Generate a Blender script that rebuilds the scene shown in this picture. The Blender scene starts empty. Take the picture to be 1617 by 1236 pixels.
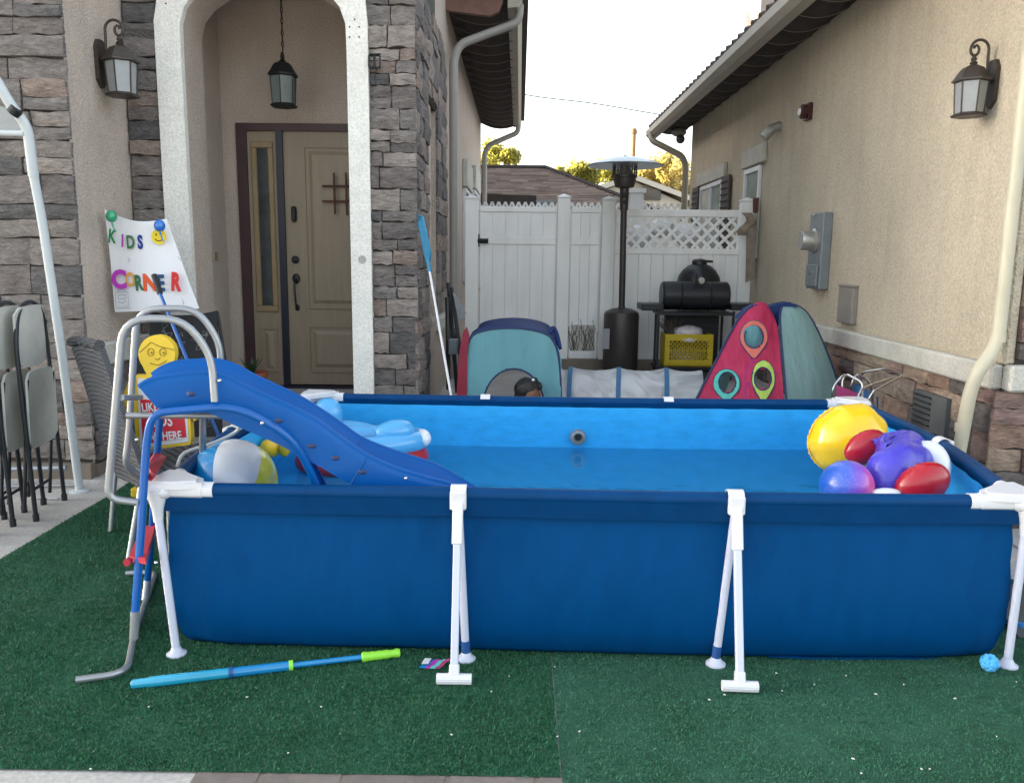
import bpy, math, random
from math import radians, sin, cos, pi, atan2, sqrt
from mathutils import Vector, Matrix, noise

# ------------------------------------------------------------------ camera, sky, sun, exposure
scene = bpy.context.scene
COL = scene.collection
CW, CH, CF, EYE = 1617.0, 1236.0, 1300.0, 1.5
YAW, PITCH, ROLL = -0.0077, 0.163, 0.010
_f = Vector((sin(YAW)*cos(PITCH), cos(YAW)*cos(PITCH), -sin(PITCH)))
_r = Vector((cos(YAW), -sin(YAW), 0.0)); _u = _r.cross(_f)
CR = _r*cos(ROLL) + _u*sin(ROLL); CU = -_r*sin(ROLL) + _u*cos(ROLL)
cd = bpy.data.cameras.new('camera'); cam = bpy.data.objects.new('camera', cd); COL.objects.link(cam)
cd.sensor_width = 36.0; cd.lens = 36.0*CF/CW; cd.clip_start = 0.05; cd.clip_end = 600
m = Matrix((CR, CU, -_f)).transposed().to_4x4(); m.translation = Vector((0, 0, EYE)); cam.matrix_world = m
scene.camera = cam

SUN_EL, SUN_AZ = radians(10.5), atan2(-0.975, 0.22)      # direction to the sun: from the left and slightly behind the houses
world = bpy.data.worlds.new('World'); scene.world = world; world.use_nodes = True
nt = world.node_tree; nt.nodes.clear()
sky = nt.nodes.new('ShaderNodeTexSky'); sky.sky_type = 'NISHITA'; sky.sun_disc = False
sky.sun_elevation = SUN_EL; sky.sun_rotation = SUN_AZ
sky.air_density = 1.0; sky.dust_density = 3.0; sky.ozone_density = 1.0
hs = nt.nodes.new('ShaderNodeHueSaturation'); hs.inputs['Saturation'].default_value = 0.42
bg = nt.nodes.new('ShaderNodeBackground'); bg.inputs['Strength'].default_value = 0.15
wo = nt.nodes.new('ShaderNodeOutputWorld')
nt.links.new(sky.outputs[0], hs.inputs['Color']); nt.links.new(hs.outputs[0], bg.inputs[0]); nt.links.new(bg.outputs[0], wo.inputs[0])
sd = bpy.data.lights.new('sun', 'SUN'); sun = bpy.data.objects.new('sun', sd); COL.objects.link(sun)
sd.energy = 5.0; sd.angle = radians(0.5); sd.color = (1.0, 0.84, 0.58)
tos = Vector((sin(SUN_AZ)*cos(SUN_EL), cos(SUN_AZ)*cos(SUN_EL), sin(SUN_EL)))
sun.rotation_euler = tos.to_track_quat('Z', 'Y').to_euler()
vs = scene.view_settings; vs.view_transform = 'Standard'; vs.look = 'None'; vs.gamma = 1.0
vs.use_curve_mapping = False; vs.exposure = 2.62
scene.cycles.max_bounces = 10; scene.cycles.transparent_max_bounces = 24

# ------------------------------------------------------------------ measuring helpers (photo pixel -> point at a known depth)
def _ray(px, py): return _f + CR*((px-CW/2)/CF) - CU*((py-CH/2)/CF)
def at(px, py, Y): d = _ray(px, py); return Vector((0, 0, EYE)) + d*(Y/d.y)
def az(px, py, Z): d = _ray(px, py); return Vector((0, 0, EYE)) + d*((Z-EYE)/d.z)
def ax(px, py, X): d = _ray(px, py); return Vector((0, 0, EYE)) + d*(X/d.x)
def gz(y): return 0.0 if y < 5 else min((y-5)*0.2/4.2, 0.2)
V = Vector
RN = random.Random(7)

# ------------------------------------------------------------------ materials
MATS = {}
def mat(name, col, rough=0.6, metal=0.0, var=0.0, vscale=6.0, bump=0.0, bscale=60.0, bdist=0.004, col2=None, coat=0.0,
        rnd=0.0, spec=0.5, sub=0.0, stretch=None, detail=4.0, grain=0.0, gscale=90, streak=0.0):
    m = bpy.data.materials.new(name); m.use_nodes = True; n = m.node_tree; L = n.links
    p = n.nodes['Principled BSDF']; p.inputs['Roughness'].default_value = rough; p.inputs['Metallic'].default_value = metal
    p.inputs['Specular IOR Level'].default_value = spec; p.inputs['Coat Weight'].default_value = coat
    p.inputs['Base Color'].default_value = (*col, 1)
    tc = n.nodes.new('ShaderNodeTexCoord'); src = tc.outputs['Object']
    if stretch:
        mp = n.nodes.new('ShaderNodeMapping'); mp.inputs['Scale'].default_value = stretch; L.new(src, mp.inputs[0]); src = mp.outputs[0]
    csock = None
    if var or col2:
        nz = n.nodes.new('ShaderNodeTexNoise'); nz.inputs['Scale'].default_value = vscale; nz.inputs['Detail'].default_value = 6
        nz.inputs['Roughness'].default_value = 0.6; L.new(src, nz.inputs['Vector'])
        rp = n.nodes.new('ShaderNodeValToRGB'); rp.color_ramp.elements[0].position = 0.32; rp.color_ramp.elements[1].position = 0.68
        a = col; b = col2 or col
        rp.color_ramp.elements[0].color = (*[c*(1-var) for c in a], 1); rp.color_ramp.elements[1].color = (*[min(1, c*(1+var)) for c in b], 1)
        L.new(nz.outputs['Fac'], rp.inputs[0]); csock = rp.outputs[0]
    if rnd:
        oi = n.nodes.new('ShaderNodeObjectInfo'); mr = n.nodes.new('ShaderNodeMapRange')
        mr.inputs['To Min'].default_value = 1-rnd; mr.inputs['To Max'].default_value = 1+rnd; L.new(oi.outputs['Random'], mr.inputs[0])
        h = n.nodes.new('ShaderNodeHueSaturation'); L.new(mr.outputs[0], h.inputs['Value'])
        if csock: L.new(csock, h.inputs['Color'])
        else: h.inputs['Color'].default_value = (*col, 1)
        csock = h.outputs[0]
    if streak:
        ms = n.nodes.new('ShaderNodeMapping'); ms.inputs['Scale'].default_value = (1, 1, 0.13); L.new(tc.outputs['Object'], ms.inputs[0])
        ns_ = n.nodes.new('ShaderNodeTexNoise'); ns_.inputs['Scale'].default_value = 7; ns_.inputs['Detail'].default_value = 5; L.new(ms.outputs[0], ns_.inputs['Vector'])
        mq = n.nodes.new('ShaderNodeMapRange'); mq.inputs['From Min'].default_value = 0.45; mq.inputs['From Max'].default_value = 0.75
        mq.inputs['To Min'].default_value = 1.0; mq.inputs['To Max'].default_value = 1-streak; L.new(ns_.outputs['Fac'], mq.inputs[0])
        hq = n.nodes.new('ShaderNodeHueSaturation'); L.new(mq.outputs[0], hq.inputs['Value'])
        if csock: L.new(csock, hq.inputs['Color'])
        else: hq.inputs['Color'].default_value = (*col, 1)
        csock = hq.outputs[0]
    if grain:
        ng = n.nodes.new('ShaderNodeTexNoise'); ng.inputs['Scale'].default_value = gscale; ng.inputs['Detail'].default_value = 3; L.new(src, ng.inputs['Vector'])
        mg = n.nodes.new('ShaderNodeMapRange'); mg.inputs['From Min'].default_value = 0.35; mg.inputs['From Max'].default_value = 0.65
        mg.inputs['To Min'].default_value = 1-grain; mg.inputs['To Max'].default_value = 1+grain*0.7; L.new(ng.outputs['Fac'], mg.inputs[0])
        hg = n.nodes.new('ShaderNodeHueSaturation'); L.new(mg.outputs[0], hg.inputs['Value'])
        if csock: L.new(csock, hg.inputs['Color'])
        else: hg.inputs['Color'].default_value = (*col, 1)
        csock = hg.outputs[0]
    if csock: L.new(csock, p.inputs['Base Color'])
    if bump:
        nb = n.nodes.new('ShaderNodeTexNoise'); nb.inputs['Scale'].default_value = bscale; nb.inputs['Detail'].default_value = detail
        L.new(src, nb.inputs['Vector']); bp = n.nodes.new('ShaderNodeBump'); bp.inputs['Strength'].default_value = bump
        bp.inputs['Distance'].default_value = bdist; L.new(nb.outputs['Fac'], bp.inputs['Height']); L.new(bp.outputs[0], p.inputs['Normal'])
    MATS[name] = m; return m

def stone_mat(name, cols):
    m = mat(name, (0.2, 0.2, 0.2), 0.85); n = m.node_tree; L = n.links; p = n.nodes['Principled BSDF']
    oi = n.nodes.new('ShaderNodeObjectInfo'); rp = n.nodes.new('ShaderNodeValToRGB'); cr = rp.color_ramp; cr.interpolation = 'CONSTANT'
    while len(cr.elements) < len(cols): cr.elements.new(0.5)
    for i, c in enumerate(cols): cr.elements[i].position = i/len(cols); cr.elements[i].color = (*c, 1)
    L.new(oi.outputs['Random'], rp.inputs[0])
    tc = n.nodes.new('ShaderNodeTexCoord')
    mp = n.nodes.new('ShaderNodeMapping'); mp.inputs['Scale'].default_value = (1, 1, 2.2); L.new(tc.outputs['Object'], mp.inputs[0])
    nz = n.nodes.new('ShaderNodeTexNoise'); nz.inputs['Scale'].default_value = 11; nz.inputs['Detail'].default_value = 9; nz.inputs['Roughness'].default_value = 0.65
    L.new(mp.outputs[0], nz.inputs['Vector'])
    mr = n.nodes.new('ShaderNodeMapRange'); mr.inputs['From Min'].default_value = 0.3; mr.inputs['From Max'].default_value = 0.7
    mr.inputs['To Min'].default_value = 0.62; mr.inputs['To Max'].default_value = 1.4; L.new(nz.outputs['Fac'], mr.inputs[0])
    h = n.nodes.new('ShaderNodeHueSaturation'); L.new(rp.outputs[0], h.inputs['Color']); L.new(mr.outputs[0], h.inputs['Value']); L.new(h.outputs[0], p.inputs['Base Color'])
    nb = n.nodes.new('ShaderNodeTexNoise'); nb.inputs['Scale'].default_value = 22; nb.inputs['Detail'].default_value = 8; nb.inputs['Roughness'].default_value = 0.62; nb.inputs['Distortion'].default_value = 0.8
    L.new(mp.outputs[0], nb.inputs['Vector']); bp = n.nodes.new('ShaderNodeBump'); bp.inputs['Strength'].default_value = 1.0; bp.inputs['Distance'].default_value = 0.035
    L.new(nb.outputs['Fac'], bp.inputs['Height']); L.new(bp.outputs[0], p.inputs['Normal'])
    return m

M = {}
M['stucco_left'] = mat('stucco_left', (0.52, 0.44, 0.375), 0.9, var=0.08, vscale=2.5, bump=1.0, bscale=75, bdist=0.015, grain=0.15, gscale=85, streak=0.08)
M['stucco_right'] = mat('stucco_right', (0.54, 0.475, 0.365), 0.9, var=0.09, vscale=1.3, bump=1.0, bscale=65, bdist=0.018, grain=0.15, gscale=75, streak=0.10)
M['trim'] = mat('trim', (0.76, 0.75, 0.70), 0.9, var=0.06, vscale=9, bump=0.8, bscale=80, bdist=0.007, grain=0.12, gscale=70)
M['band'] = mat('band', (0.50, 0.49, 0.44), 0.9, var=0.12, vscale=7, bump=0.8, bscale=70, bdist=0.01, grain=0.15)
M['stone_left'] = stone_mat('stone_left', [(0.18, 0.155, 0.145), (0.225, 0.20, 0.185), (0.12, 0.115, 0.115), (0.27, 0.21, 0.18), (0.20, 0.18, 0.17), (0.30, 0.26, 0.235), (0.15, 0.135, 0.13)])
M['stone_right'] = stone_mat('stone_right', [(0.30, 0.20, 0.15), (0.36, 0.27, 0.20), (0.14, 0.12, 0.11), (0.33, 0.23, 0.19), (0.24, 0.16, 0.14), (0.38, 0.30, 0.23), (0.28, 0.22, 0.18)])
M['mortar'] = mat('mortar', (0.06, 0.055, 0.05), 0.95, bump=0.5, bscale=60)
M['concrete'] = mat('concrete', (0.40, 0.39, 0.37), 0.9, var=0.16, vscale=3, bump=0.5, bscale=90, bdist=0.004, grain=0.15, gscale=60)
M['paver'] = mat('paver', (0.17, 0.145, 0.13), 0.9, var=0.2, vscale=9, bump=0.6, bscale=50, rnd=0.15)
M['curb'] = mat('curb', (0.19, 0.16, 0.13), 0.95, var=0.2, vscale=4, bump=0.5, bscale=60)
M['vinyl_fence'] = mat('vinyl_fence', (0.85, 0.86, 0.85), 0.4, var=0.04, vscale=2, bump=0.12, bscale=30, streak=0.12)
M['door'] = mat('door', (0.27, 0.215, 0.15), 0.5, var=0.08, vscale=4, bump=0.15, bscale=40, stretch=(6, 6, 0.6))
M['door_frame'] = mat('door_frame', (0.05, 0.022, 0.025), 0.5, var=0.15)
M['mullion'] = mat('mullion', (0.012, 0.014, 0.03), 0.4)
M['gold_wood'] = mat('gold_wood', (0.26, 0.19, 0.10), 0.45, var=0.1)
M['dark_glass'] = mat('dark_glass', (0.05, 0.055, 0.06), 0.12, var=0.4, vscale=5, spec=0.8)
M['glass_teal'] = mat('glass_teal', (0.22, 0.29, 0.26), 0.15, var=0.15, vscale=9, spec=0.8)
M['bronze'] = mat('bronze', (0.055, 0.043, 0.036), 0.45, metal=0.3, var=0.2, vscale=30)
M['iron'] = mat('iron', (0.015, 0.016, 0.018), 0.5, metal=0.3)
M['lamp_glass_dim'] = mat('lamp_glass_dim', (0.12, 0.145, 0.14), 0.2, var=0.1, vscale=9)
M['lamp_glass'] = mat('lamp_glass', (0.27, 0.29, 0.30), 0.25, var=0.06, vscale=15, bump=0.2, bscale=120, coat=0.3)
M['eave_dark'] = mat('eave_dark', (0.045, 0.037, 0.034), 0.85, var=0.2, vscale=9, bump=0.3)
M['eave_line'] = mat('eave_line', (0.16, 0.125, 0.11), 0.8)
M['roof_tile'] = mat('roof_tile', (0.085, 0.062, 0.052), 0.85, var=0.25, vscale=12, bump=0.4, rnd=0.25)
M['gutter'] = mat('gutter', (0.30, 0.27, 0.22), 0.4, var=0.06)
M['downspout_left'] = mat('downspout_left', (0.28, 0.265, 0.245), 0.45, var=0.06)
M['downspout_right'] = mat('downspout_right', (0.48, 0.45, 0.34), 0.45, var=0.07, vscale=4)
M['rafter'] = mat('rafter', (0.16, 0.08, 0.06), 0.7, var=0.2)
M['gray_metal'] = mat('gray_metal', (0.19, 0.22, 0.24), 0.5, metal=0.2, var=0.1)
M['gray_box'] = mat('gray_box', (0.24, 0.225, 0.20), 0.6, var=0.08)
M['galv'] = mat('galv', (0.42, 0.42, 0.40), 0.4, metal=0.7, var=0.15, vscale=20)
M['bell_red'] = mat('bell_red', (0.05, 0.012, 0.014), 0.35)
M['white'] = mat('white', (0.66, 0.67, 0.70), 0.35, var=0.02)
M['white_metal'] = mat('white_metal', (0.50, 0.55, 0.57), 0.35, var=0.04, vscale=5)
M['leg_white'] = mat('leg_white', (0.54, 0.57, 0.68), 0.35, var=0.02)
M['liner_out'] = mat('liner_out', (0.0003, 0.056, 0.19), 0.5, spec=0.05, var=0.10, vscale=2.5, bump=0.5, bscale=3.0, bdist=0.07, stretch=(1, 1, 0.4), detail=5, grain=0.05, gscale=14, col2=(0.0003, 0.049, 0.165))
M['liner_floor'] = mat('liner_floor', (0.05, 0.62, 0.98), 0.5, var=0.06, vscale=6)  # floor colour lightened to make up for weak light from overhead
M['liner_in'] = mat('liner_in', (0.03, 0.36, 0.76), 0.5, spec=0.3, var=0.10, vscale=9, bump=0.25, bscale=16, bdist=0.006, stretch=(1, 1, 2.5))
M['sleeve'] = mat('sleeve', (0.0005, 0.042, 0.145), 0.45, spec=0.12, var=0.1, vscale=12, bump=0.2, bscale=14, bdist=0.006)
M['leg_band'] = mat('leg_band', (0.01, 0.07, 0.25), 0.5)
M['slide_blue'] = mat('slide_blue', (0.0002, 0.088, 0.34), 0.36, spec=0.22, var=0.05, vscale=3, bump=0.06, bscale=90)
M['tube_blue'] = mat('tube_blue', (0.0005, 0.09, 0.36), 0.28)
M['silver'] = mat('silver', (0.33, 0.35, 0.37), 0.35, metal=0.6, var=0.06, vscale=12)
M['step_red'] = mat('step_red', (0.38, 0.02, 0.04), 0.45)
M['chrome'] = mat('chrome', (0.6, 0.6, 0.6), 0.2, metal=1.0)
M['chair_tube'] = mat('chair_tube', (0.018, 0.022, 0.028), 0.45, metal=0.2)
M['chair_plastic'] = mat('chair_plastic', (0.47, 0.47, 0.43), 0.55, var=0.12, vscale=6, bump=0.15, bscale=150)
M['yellow_plastic'] = mat('yellow_plastic', (0.72, 0.50, 0.03), 0.45, var=0.06, vscale=6)
M['yellow_line'] = mat('yellow_line', (0.30, 0.20, 0.02), 0.6)
M['sign_red'] = mat('sign_red', (0.52, 0.015, 0.03), 0.5)
M['paper'] = mat('paper', (0.78, 0.79, 0.82), 0.7, var=0.03, vscale=3, bump=0.25, bscale=5, bdist=0.02)
for nm, c in dict(green=(0.02, 0.22, 0.07), purple=(0.35, 0.03, 0.38), dgreen=(0.03, 0.14, 0.06), blue=(0.01, 0.04, 0.25), ochre=(0.62, 0.30, 0.05),
                  orange=(0.75, 0.10, 0.03), red=(0.62, 0.03, 0.03), navy=(0.02, 0.06, 0.16), magenta=(0.42, 0.03, 0.40), black=(0.015, 0.015, 0.018),
                  pencil=(0.25, 0.25, 0.3), yellow=(0.85, 0.65, 0.03)).items():
    M['ink_'+nm] = mat('ink_'+nm, c, 0.7)
M['balloon_green'] = mat('balloon_green', (0.03, 0.32, 0.16), 0.2, coat=0.4)
M['balloon_blue'] = mat('balloon_blue', (0.02, 0.16, 0.55), 0.2, coat=0.4)
M['cloth_black'] = mat('cloth_black', (0.018, 0.02, 0.024), 0.8, var=0.3, vscale=9)
M['terracotta'] = mat('terracotta', (0.32, 0.09, 0.045), 0.8, var=0.1)
M['leaf_dark'] = mat('leaf_dark', (0.025, 0.07, 0.025), 0.5, var=0.3, vscale=20)
M['tent_teal'] = mat('tent_teal', (0.20, 0.48, 0.54), 0.6, var=0.05, vscale=5, bump=0.9, bscale=4, bdist=0.05, stretch=(1.6, 1, .5))
M['tent_teal2'] = mat('tent_teal2', (0.36, 0.58, 0.60), 0.6, var=0.06, vscale=4, bump=0.9, bscale=3, bdist=0.05, stretch=(1.6, 1, .5))
M['tent_red'] = mat('tent_red', (0.55, 0.025, 0.10), 0.6, var=0.10, vscale=3, bump=1.0, bscale=5, bdist=0.05, stretch=(1.6, 1, .5), col2=(0.62, 0.05, 0.16))
M['tent_crimson'] = mat('tent_crimson', (0.23, 0.012, 0.035), 0.6, var=0.1)
M['tent_navy'] = mat('tent_navy', (0.012, 0.045, 0.20), 0.6, var=0.15, bump=0.4, bscale=14, bdist=0.02)
M['tent_line'] = mat('tent_line', (0.015, 0.03, 0.10), 0.6)
M['tent_green'] = mat('tent_green', (0.38, 0.55, 0.10), 0.6)
M['tent_turq'] = mat('tent_turq', (0.07, 0.42, 0.36), 0.6)
M['tent_coral'] = mat('tent_coral', (0.55, 0.13, 0.10), 0.6)
M['ring_blue'] = mat('ring_blue', (0.03, 0.12, 0.25), 0.6)
M['heater'] = mat('heater', (0.05, 0.043, 0.042), 0.42, metal=0.3, var=0.08, vscale=6)
M['reflector'] = mat('reflector', (0.42, 0.48, 0.50), 0.28, metal=0.8, var=0.08, vscale=8)
M['grill'] = mat('grill', (0.014, 0.016, 0.02), 0.38, var=0.15)
M['crate'] = mat('crate', (0.50, 0.37, 0.015), 0.5, var=0.1)
M['bag'] = mat('bag', (0.66, 0.62, 0.64), 0.35, bump=0.9, bscale=14, bdist=0.03)
M['twig'] = mat('twig', (0.10, 0.08, 0.07), 0.9)
M['old_wood'] = mat('old_wood', (0.24, 0.20, 0.16), 0.9, var=0.3, vscale=9, bump=0.5, bscale=30)
M['red_wood'] = mat('red_wood', (0.10, 0.045, 0.035), 0.8, var=0.2)
M['inf_yellow'] = mat('inf_yellow', (0.88, 0.55, 0.015), 0.22, coat=0.25, var=0.03, bump=0.25, bscale=6, bdist=0.02)
M['inf_red'] = mat('inf_red', (0.38, 0.008, 0.02), 0.3, coat=0.3, bump=0.3, bscale=9, bdist=0.02)
M['inf_violet'] = mat('inf_violet', (0.06, 0.05, 0.50), 0.38, coat=0.2, bump=0.5, bscale=9, bdist=0.03)
M['inf_white'] = mat('inf_white', (0.75, 0.78, 0.82), 0.3, coat=0.4, var=0.03)
M['inf_lightblue'] = mat('inf_lightblue', (0.08, 0.38, 0.72), 0.28, coat=0.4, bump=0.2, bscale=8, bdist=0.02)
M['inf_cyan'] = mat('inf_cyan', (0.01, 0.27, 0.62), 0.25, coat=0.5)
M['inf_lemon'] = mat('inf_lemon', (0.72, 0.72, 0.08), 0.25, coat=0.5)
M['gun_blue'] = mat('gun_blue', (0.01, 0.22, 0.50), 0.25, coat=0.5, var=0.08, vscale=12)
M['gun_tip'] = mat('gun_tip', (0.02, 0.30, 0.48), 0.15, coat=0.6, var=0.1)
M['lime'] = mat('lime', (0.28, 0.72, 0.05), 0.5)
M['pompom'] = mat('pompom', (0.08, 0.42, 0.80), 0.9, rnd=0)
M['net_blue'] = mat('net_blue', (0.02, 0.20, 0.36), 0.5, var=0.1, vscale=30)
M['dark_tube'] = mat('dark_tube', (0.02, 0.022, 0.024), 0.5)
M['gray_cloth'] = mat('gray_cloth', (0.30, 0.31, 0.33), 0.9, bump=0.5, bscale=9, bdist=0.02)
M['dark_tarp'] = mat('dark_tarp', (0.075, 0.085, 0.085), 0.8, bump=0.6, bscale=9, bdist=0.02)
M['magenta_cloth'] = mat('magenta_cloth', (0.28, 0.03, 0.13), 0.8)
M['blue_cloth'] = mat('blue_cloth', (0.02, 0.10, 0.25), 0.8)
M['hose_blue'] = mat('hose_blue', (0.02, 0.20, 0.55), 0.3)
M['hose_clear'] = mat('hose_clear', (0.42, 0.45, 0.46), 0.2, coat=0.5)
M['skin'] = mat('skin', (0.20, 0.095, 0.055), 0.55, var=0.05)
M['hair'] = mat('hair', (0.008, 0.007, 0.007), 0.45, bump=0.8, bscale=60, bdist=0.01)
M['shirt'] = mat('shirt', (0.45, 0.22, 0.30), 0.8)
M['bark'] = mat('bark', (0.12, 0.08, 0.05), 0.9, var=0.2, bump=0.5, bscale=20)
M['pole_wood'] = mat('pole_wood', (0.26, 0.13, 0.07), 0.85, var=0.15, stretch=(1, 1, 0.1))
M['wire'] = mat('wire', (0.03, 0.03, 0.03), 0.7)
M['far_wall'] = mat('far_wall', (0.40, 0.32, 0.22), 0.9)
M['far_trim'] = mat('far_trim', (0.55, 0.50, 0.42), 0.8)
M['shutter'] = mat('shutter', (0.07, 0.05, 0.045), 0.7)
M['vent_gray'] = mat('vent_gray', (0.085, 0.09, 0.092), 0.7, var=0.15, vscale=8)
M['bits'] = mat('bits', (0.7, 0.7, 0.66), 0.8)

def leafmat(name, a, b, trans=0.35):
    m = mat(name, a, 0.6, rnd=0); n = m.node_tree; L = n.links; p = n.nodes['Principled BSDF']
    g = n.nodes.new('ShaderNodeNewGeometry'); rp = n.nodes.new('ShaderNodeValToRGB')
    rp.color_ramp.elements[0].color = (*a, 1); rp.color_ramp.elements[1].color = (*b, 1)
    L.new(g.outputs['Random Per Island'], rp.inputs[0]); L.new(rp.outputs[0], p.inputs['Base Color'])
    t = n.nodes.new('ShaderNodeBsdfTranslucent'); L.new(rp.outputs[0], t.inputs[0])
    mx = n.nodes.new('ShaderNodeMixShader'); mx.inputs[0].default_value = trans
    L.new(p.outputs[0], mx.inputs[1]); L.new(t.outputs[0], mx.inputs[2]); L.new(mx.outputs[0], n.nodes['Material Output'].inputs[0])
    return m
M['tree_leaf'] = leafmat('tree_leaf', (0.22, 0.22, 0.04), (0.40, 0.37, 0.08), 0.6)
M['tree_leaf2'] = leafmat('tree_leaf2', (0.30, 0.24, 0.07), (0.44, 0.36, 0.13), 0.6)
M['turf_blade'] = leafmat('turf_blade', (0.008, 0.075, 0.030), (0.028, 0.175, 0.078), 0.15)
M['turf_blade2'] = leafmat('turf_blade2', (0.014, 0.095, 0.045), (0.048, 0.21, 0.11), 0.15)
M['turf_base'] = mat('turf_base', (0.007, 0.075, 0.029), 0.95, var=0.3, vscale=3.5, bump=0.9, bscale=260, bdist=0.006, col2=(0.014, 0.075, 0.042))
M['turf_base2'] = mat('turf_base2', (0.014, 0.09, 0.045), 0.95, var=0.25, vscale=3, bump=0.9, bscale=300, bdist=0.005, col2=(0.024, 0.09, 0.058))

def cloth_trans(names, f=0.35):
    for nm in names:
        m = M[nm]; n = m.node_tree; L = n.links; p = n.nodes['Principled BSDF']; t = n.nodes.new('ShaderNodeBsdfTranslucent'); bc_ = p.inputs['Base Color']
        if bc_.is_linked: L.new(bc_.links[0].from_socket, t.inputs[0])
        else: t.inputs[0].default_value = bc_.default_value
        mx = n.nodes.new('ShaderNodeMixShader'); mx.inputs[0].default_value = f
        L.new(p.outputs[0], mx.inputs[1]); L.new(t.outputs[0], mx.inputs[2]); L.new(mx.outputs[0], n.nodes['Material Output'].inputs[0])
M['tent_brown'] = mat('tent_brown', (0.34, 0.25, 0.20), 0.7, var=0.1, vscale=3)
cloth_trans(['tent_teal', 'tent_teal2', 'tent_red', 'tent_navy', 'tent_brown'], 0.38)
def nodes_of(m): return m.node_tree.nodes, m.node_tree.links, m.node_tree.nodes['Principled BSDF']
# water: transmitting what lies under it, with a mirror-like film that grows at grazing view
m = bpy.data.materials.new('water'); m.use_nodes = True; n = m.node_tree; L = n.links; n.nodes.clear()
o = n.nodes.new('ShaderNodeOutputMaterial'); tr = n.nodes.new('ShaderNodeBsdfTransparent'); tr.inputs[0].default_value = (0.95, 0.99, 1.0, 1)
gl = n.nodes.new('ShaderNodeBsdfGlossy'); gl.inputs['Roughness'].default_value = 0.01
fr = n.nodes.new('ShaderNodeFresnel'); fr.inputs[0].default_value = 1.33; mx = n.nodes.new('ShaderNodeMixShader')
tc = n.nodes.new('ShaderNodeTexCoord'); nz = n.nodes.new('ShaderNodeTexNoise'); nz.inputs['Scale'].default_value = 5; L.new(tc.outputs['Object'], nz.inputs['Vector'])
bp = n.nodes.new('ShaderNodeBump'); bp.inputs['Strength'].default_value = 0.6; bp.inputs['Distance'].default_value = 0.01
L.new(nz.outputs['Fac'], bp.inputs['Height']); L.new(bp.outputs[0], gl.inputs['Normal']); L.new(bp.outputs[0], fr.inputs['Normal'])
df = n.nodes.new('ShaderNodeBsdfDiffuse'); df.inputs[0].default_value = (0.06, 0.50, 0.88, 1); mw = n.nodes.new('ShaderNodeMixShader'); mw.inputs[0].default_value = 0.22; L.new(tr.outputs[0], mw.inputs[1]); L.new(df.outputs[0], mw.inputs[2])  # light blue diffuse mixed in to brighten the dark water
L.new(fr.outputs[0], mx.inputs[0]); L.new(mw.outputs[0], mx.inputs[1]); L.new(gl.outputs[0], mx.inputs[2]); L.new(mx.outputs[0], o.inputs[0]); M['water'] = m
# sheer netting
m = bpy.data.materials.new('netting'); m.use_nodes = True; n = m.node_tree; L = n.links; p = n.nodes['Principled BSDF']
p.inputs['Base Color'].default_value = (0.82, 0.84, 0.88, 1); p.inputs['Roughness'].default_value = 0.7
tr = n.nodes.new('ShaderNodeBsdfTransparent'); mx = n.nodes.new('ShaderNodeMixShader')
tc = n.nodes.new('ShaderNodeTexCoord'); nz = n.nodes.new('ShaderNodeTexNoise'); nz.inputs['Scale'].default_value = 2.5; nz.inputs['Distortion'].default_value = 3.5; nz.inputs['Detail'].default_value = 1
L.new(tc.outputs['Object'], nz.inputs['Vector']); mr = n.nodes.new('ShaderNodeMapRange'); mr.inputs['From Min'].default_value = .35; mr.inputs['From Max'].default_value = .65
mr.inputs['To Min'].default_value = 0.30; mr.inputs['To Max'].default_value = 0.50
L.new(nz.outputs['Fac'], mr.inputs[0]); L.new(mr.outputs[0], mx.inputs[0]); L.new(tr.outputs[0], mx.inputs[1]); L.new(p.outputs[0], mx.inputs[2])
L.new(mx.outputs[0], n.nodes['Material Output'].inputs[0]); M['netting'] = m
# galaxy ball
m = mat('galaxy', (0.1, 0.1, 0.5), 0.3, coat=0.3); n, L, p = nodes_of(m)
tc = n.new('ShaderNodeTexCoord'); sx = n.new('ShaderNodeSeparateXYZ'); L.new(tc.outputs['Object'], sx.inputs[0])
rp = n.new('ShaderNodeValToRGB'); mr = n.new('ShaderNodeMapRange'); mr.inputs['From Min'].default_value = -0.14; mr.inputs['From Max'].default_value = 0.14
mp = n.new('ShaderNodeMath'); mp.operation = 'MULTIPLY_ADD'; mp.inputs[1].default_value = -0.35; L.new(sx.outputs[2], mp.inputs[0]); L.new(sx.outputs[0], mp.inputs[2])
L.new(mp.outputs[0], mr.inputs[0]); L.new(mr.outputs[0], rp.inputs[0]); e = rp.color_ramp.elements
e[0].position = 0.12; e[0].color = (0.01, 0.10, 0.50, 1); e[1].position = 0.72; e[1].color = (0.75, 0.10, 0.32, 1)
a = e.new(0.32); a.color = (0.06, 0.12, 0.55, 1); a = e.new(0.5); a.color = (0.25, 0.08, 0.55, 1)
vo = n.new('ShaderNodeTexVoronoi'); vo.inputs['Scale'].default_value = 190; L.new(tc.outputs['Object'], vo.inputs['Vector'])
lt = n.new('ShaderNodeMath'); lt.operation = 'LESS_THAN'; lt.inputs[1].default_value = 0.2; L.new(vo.outputs['Distance'], lt.inputs[0])
mc = n.new('ShaderNodeMix'); mc.data_type = 'RGBA'; L.new(lt.outputs[0], mc.inputs[0]); L.new(rp.outputs[0], mc.inputs[6]); mc.inputs[7].default_value = (0.42, 0.36, 0.72, 1)
L.new(mc.outputs[2], p.inputs['Base Color']); M['galaxy'] = m
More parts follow.
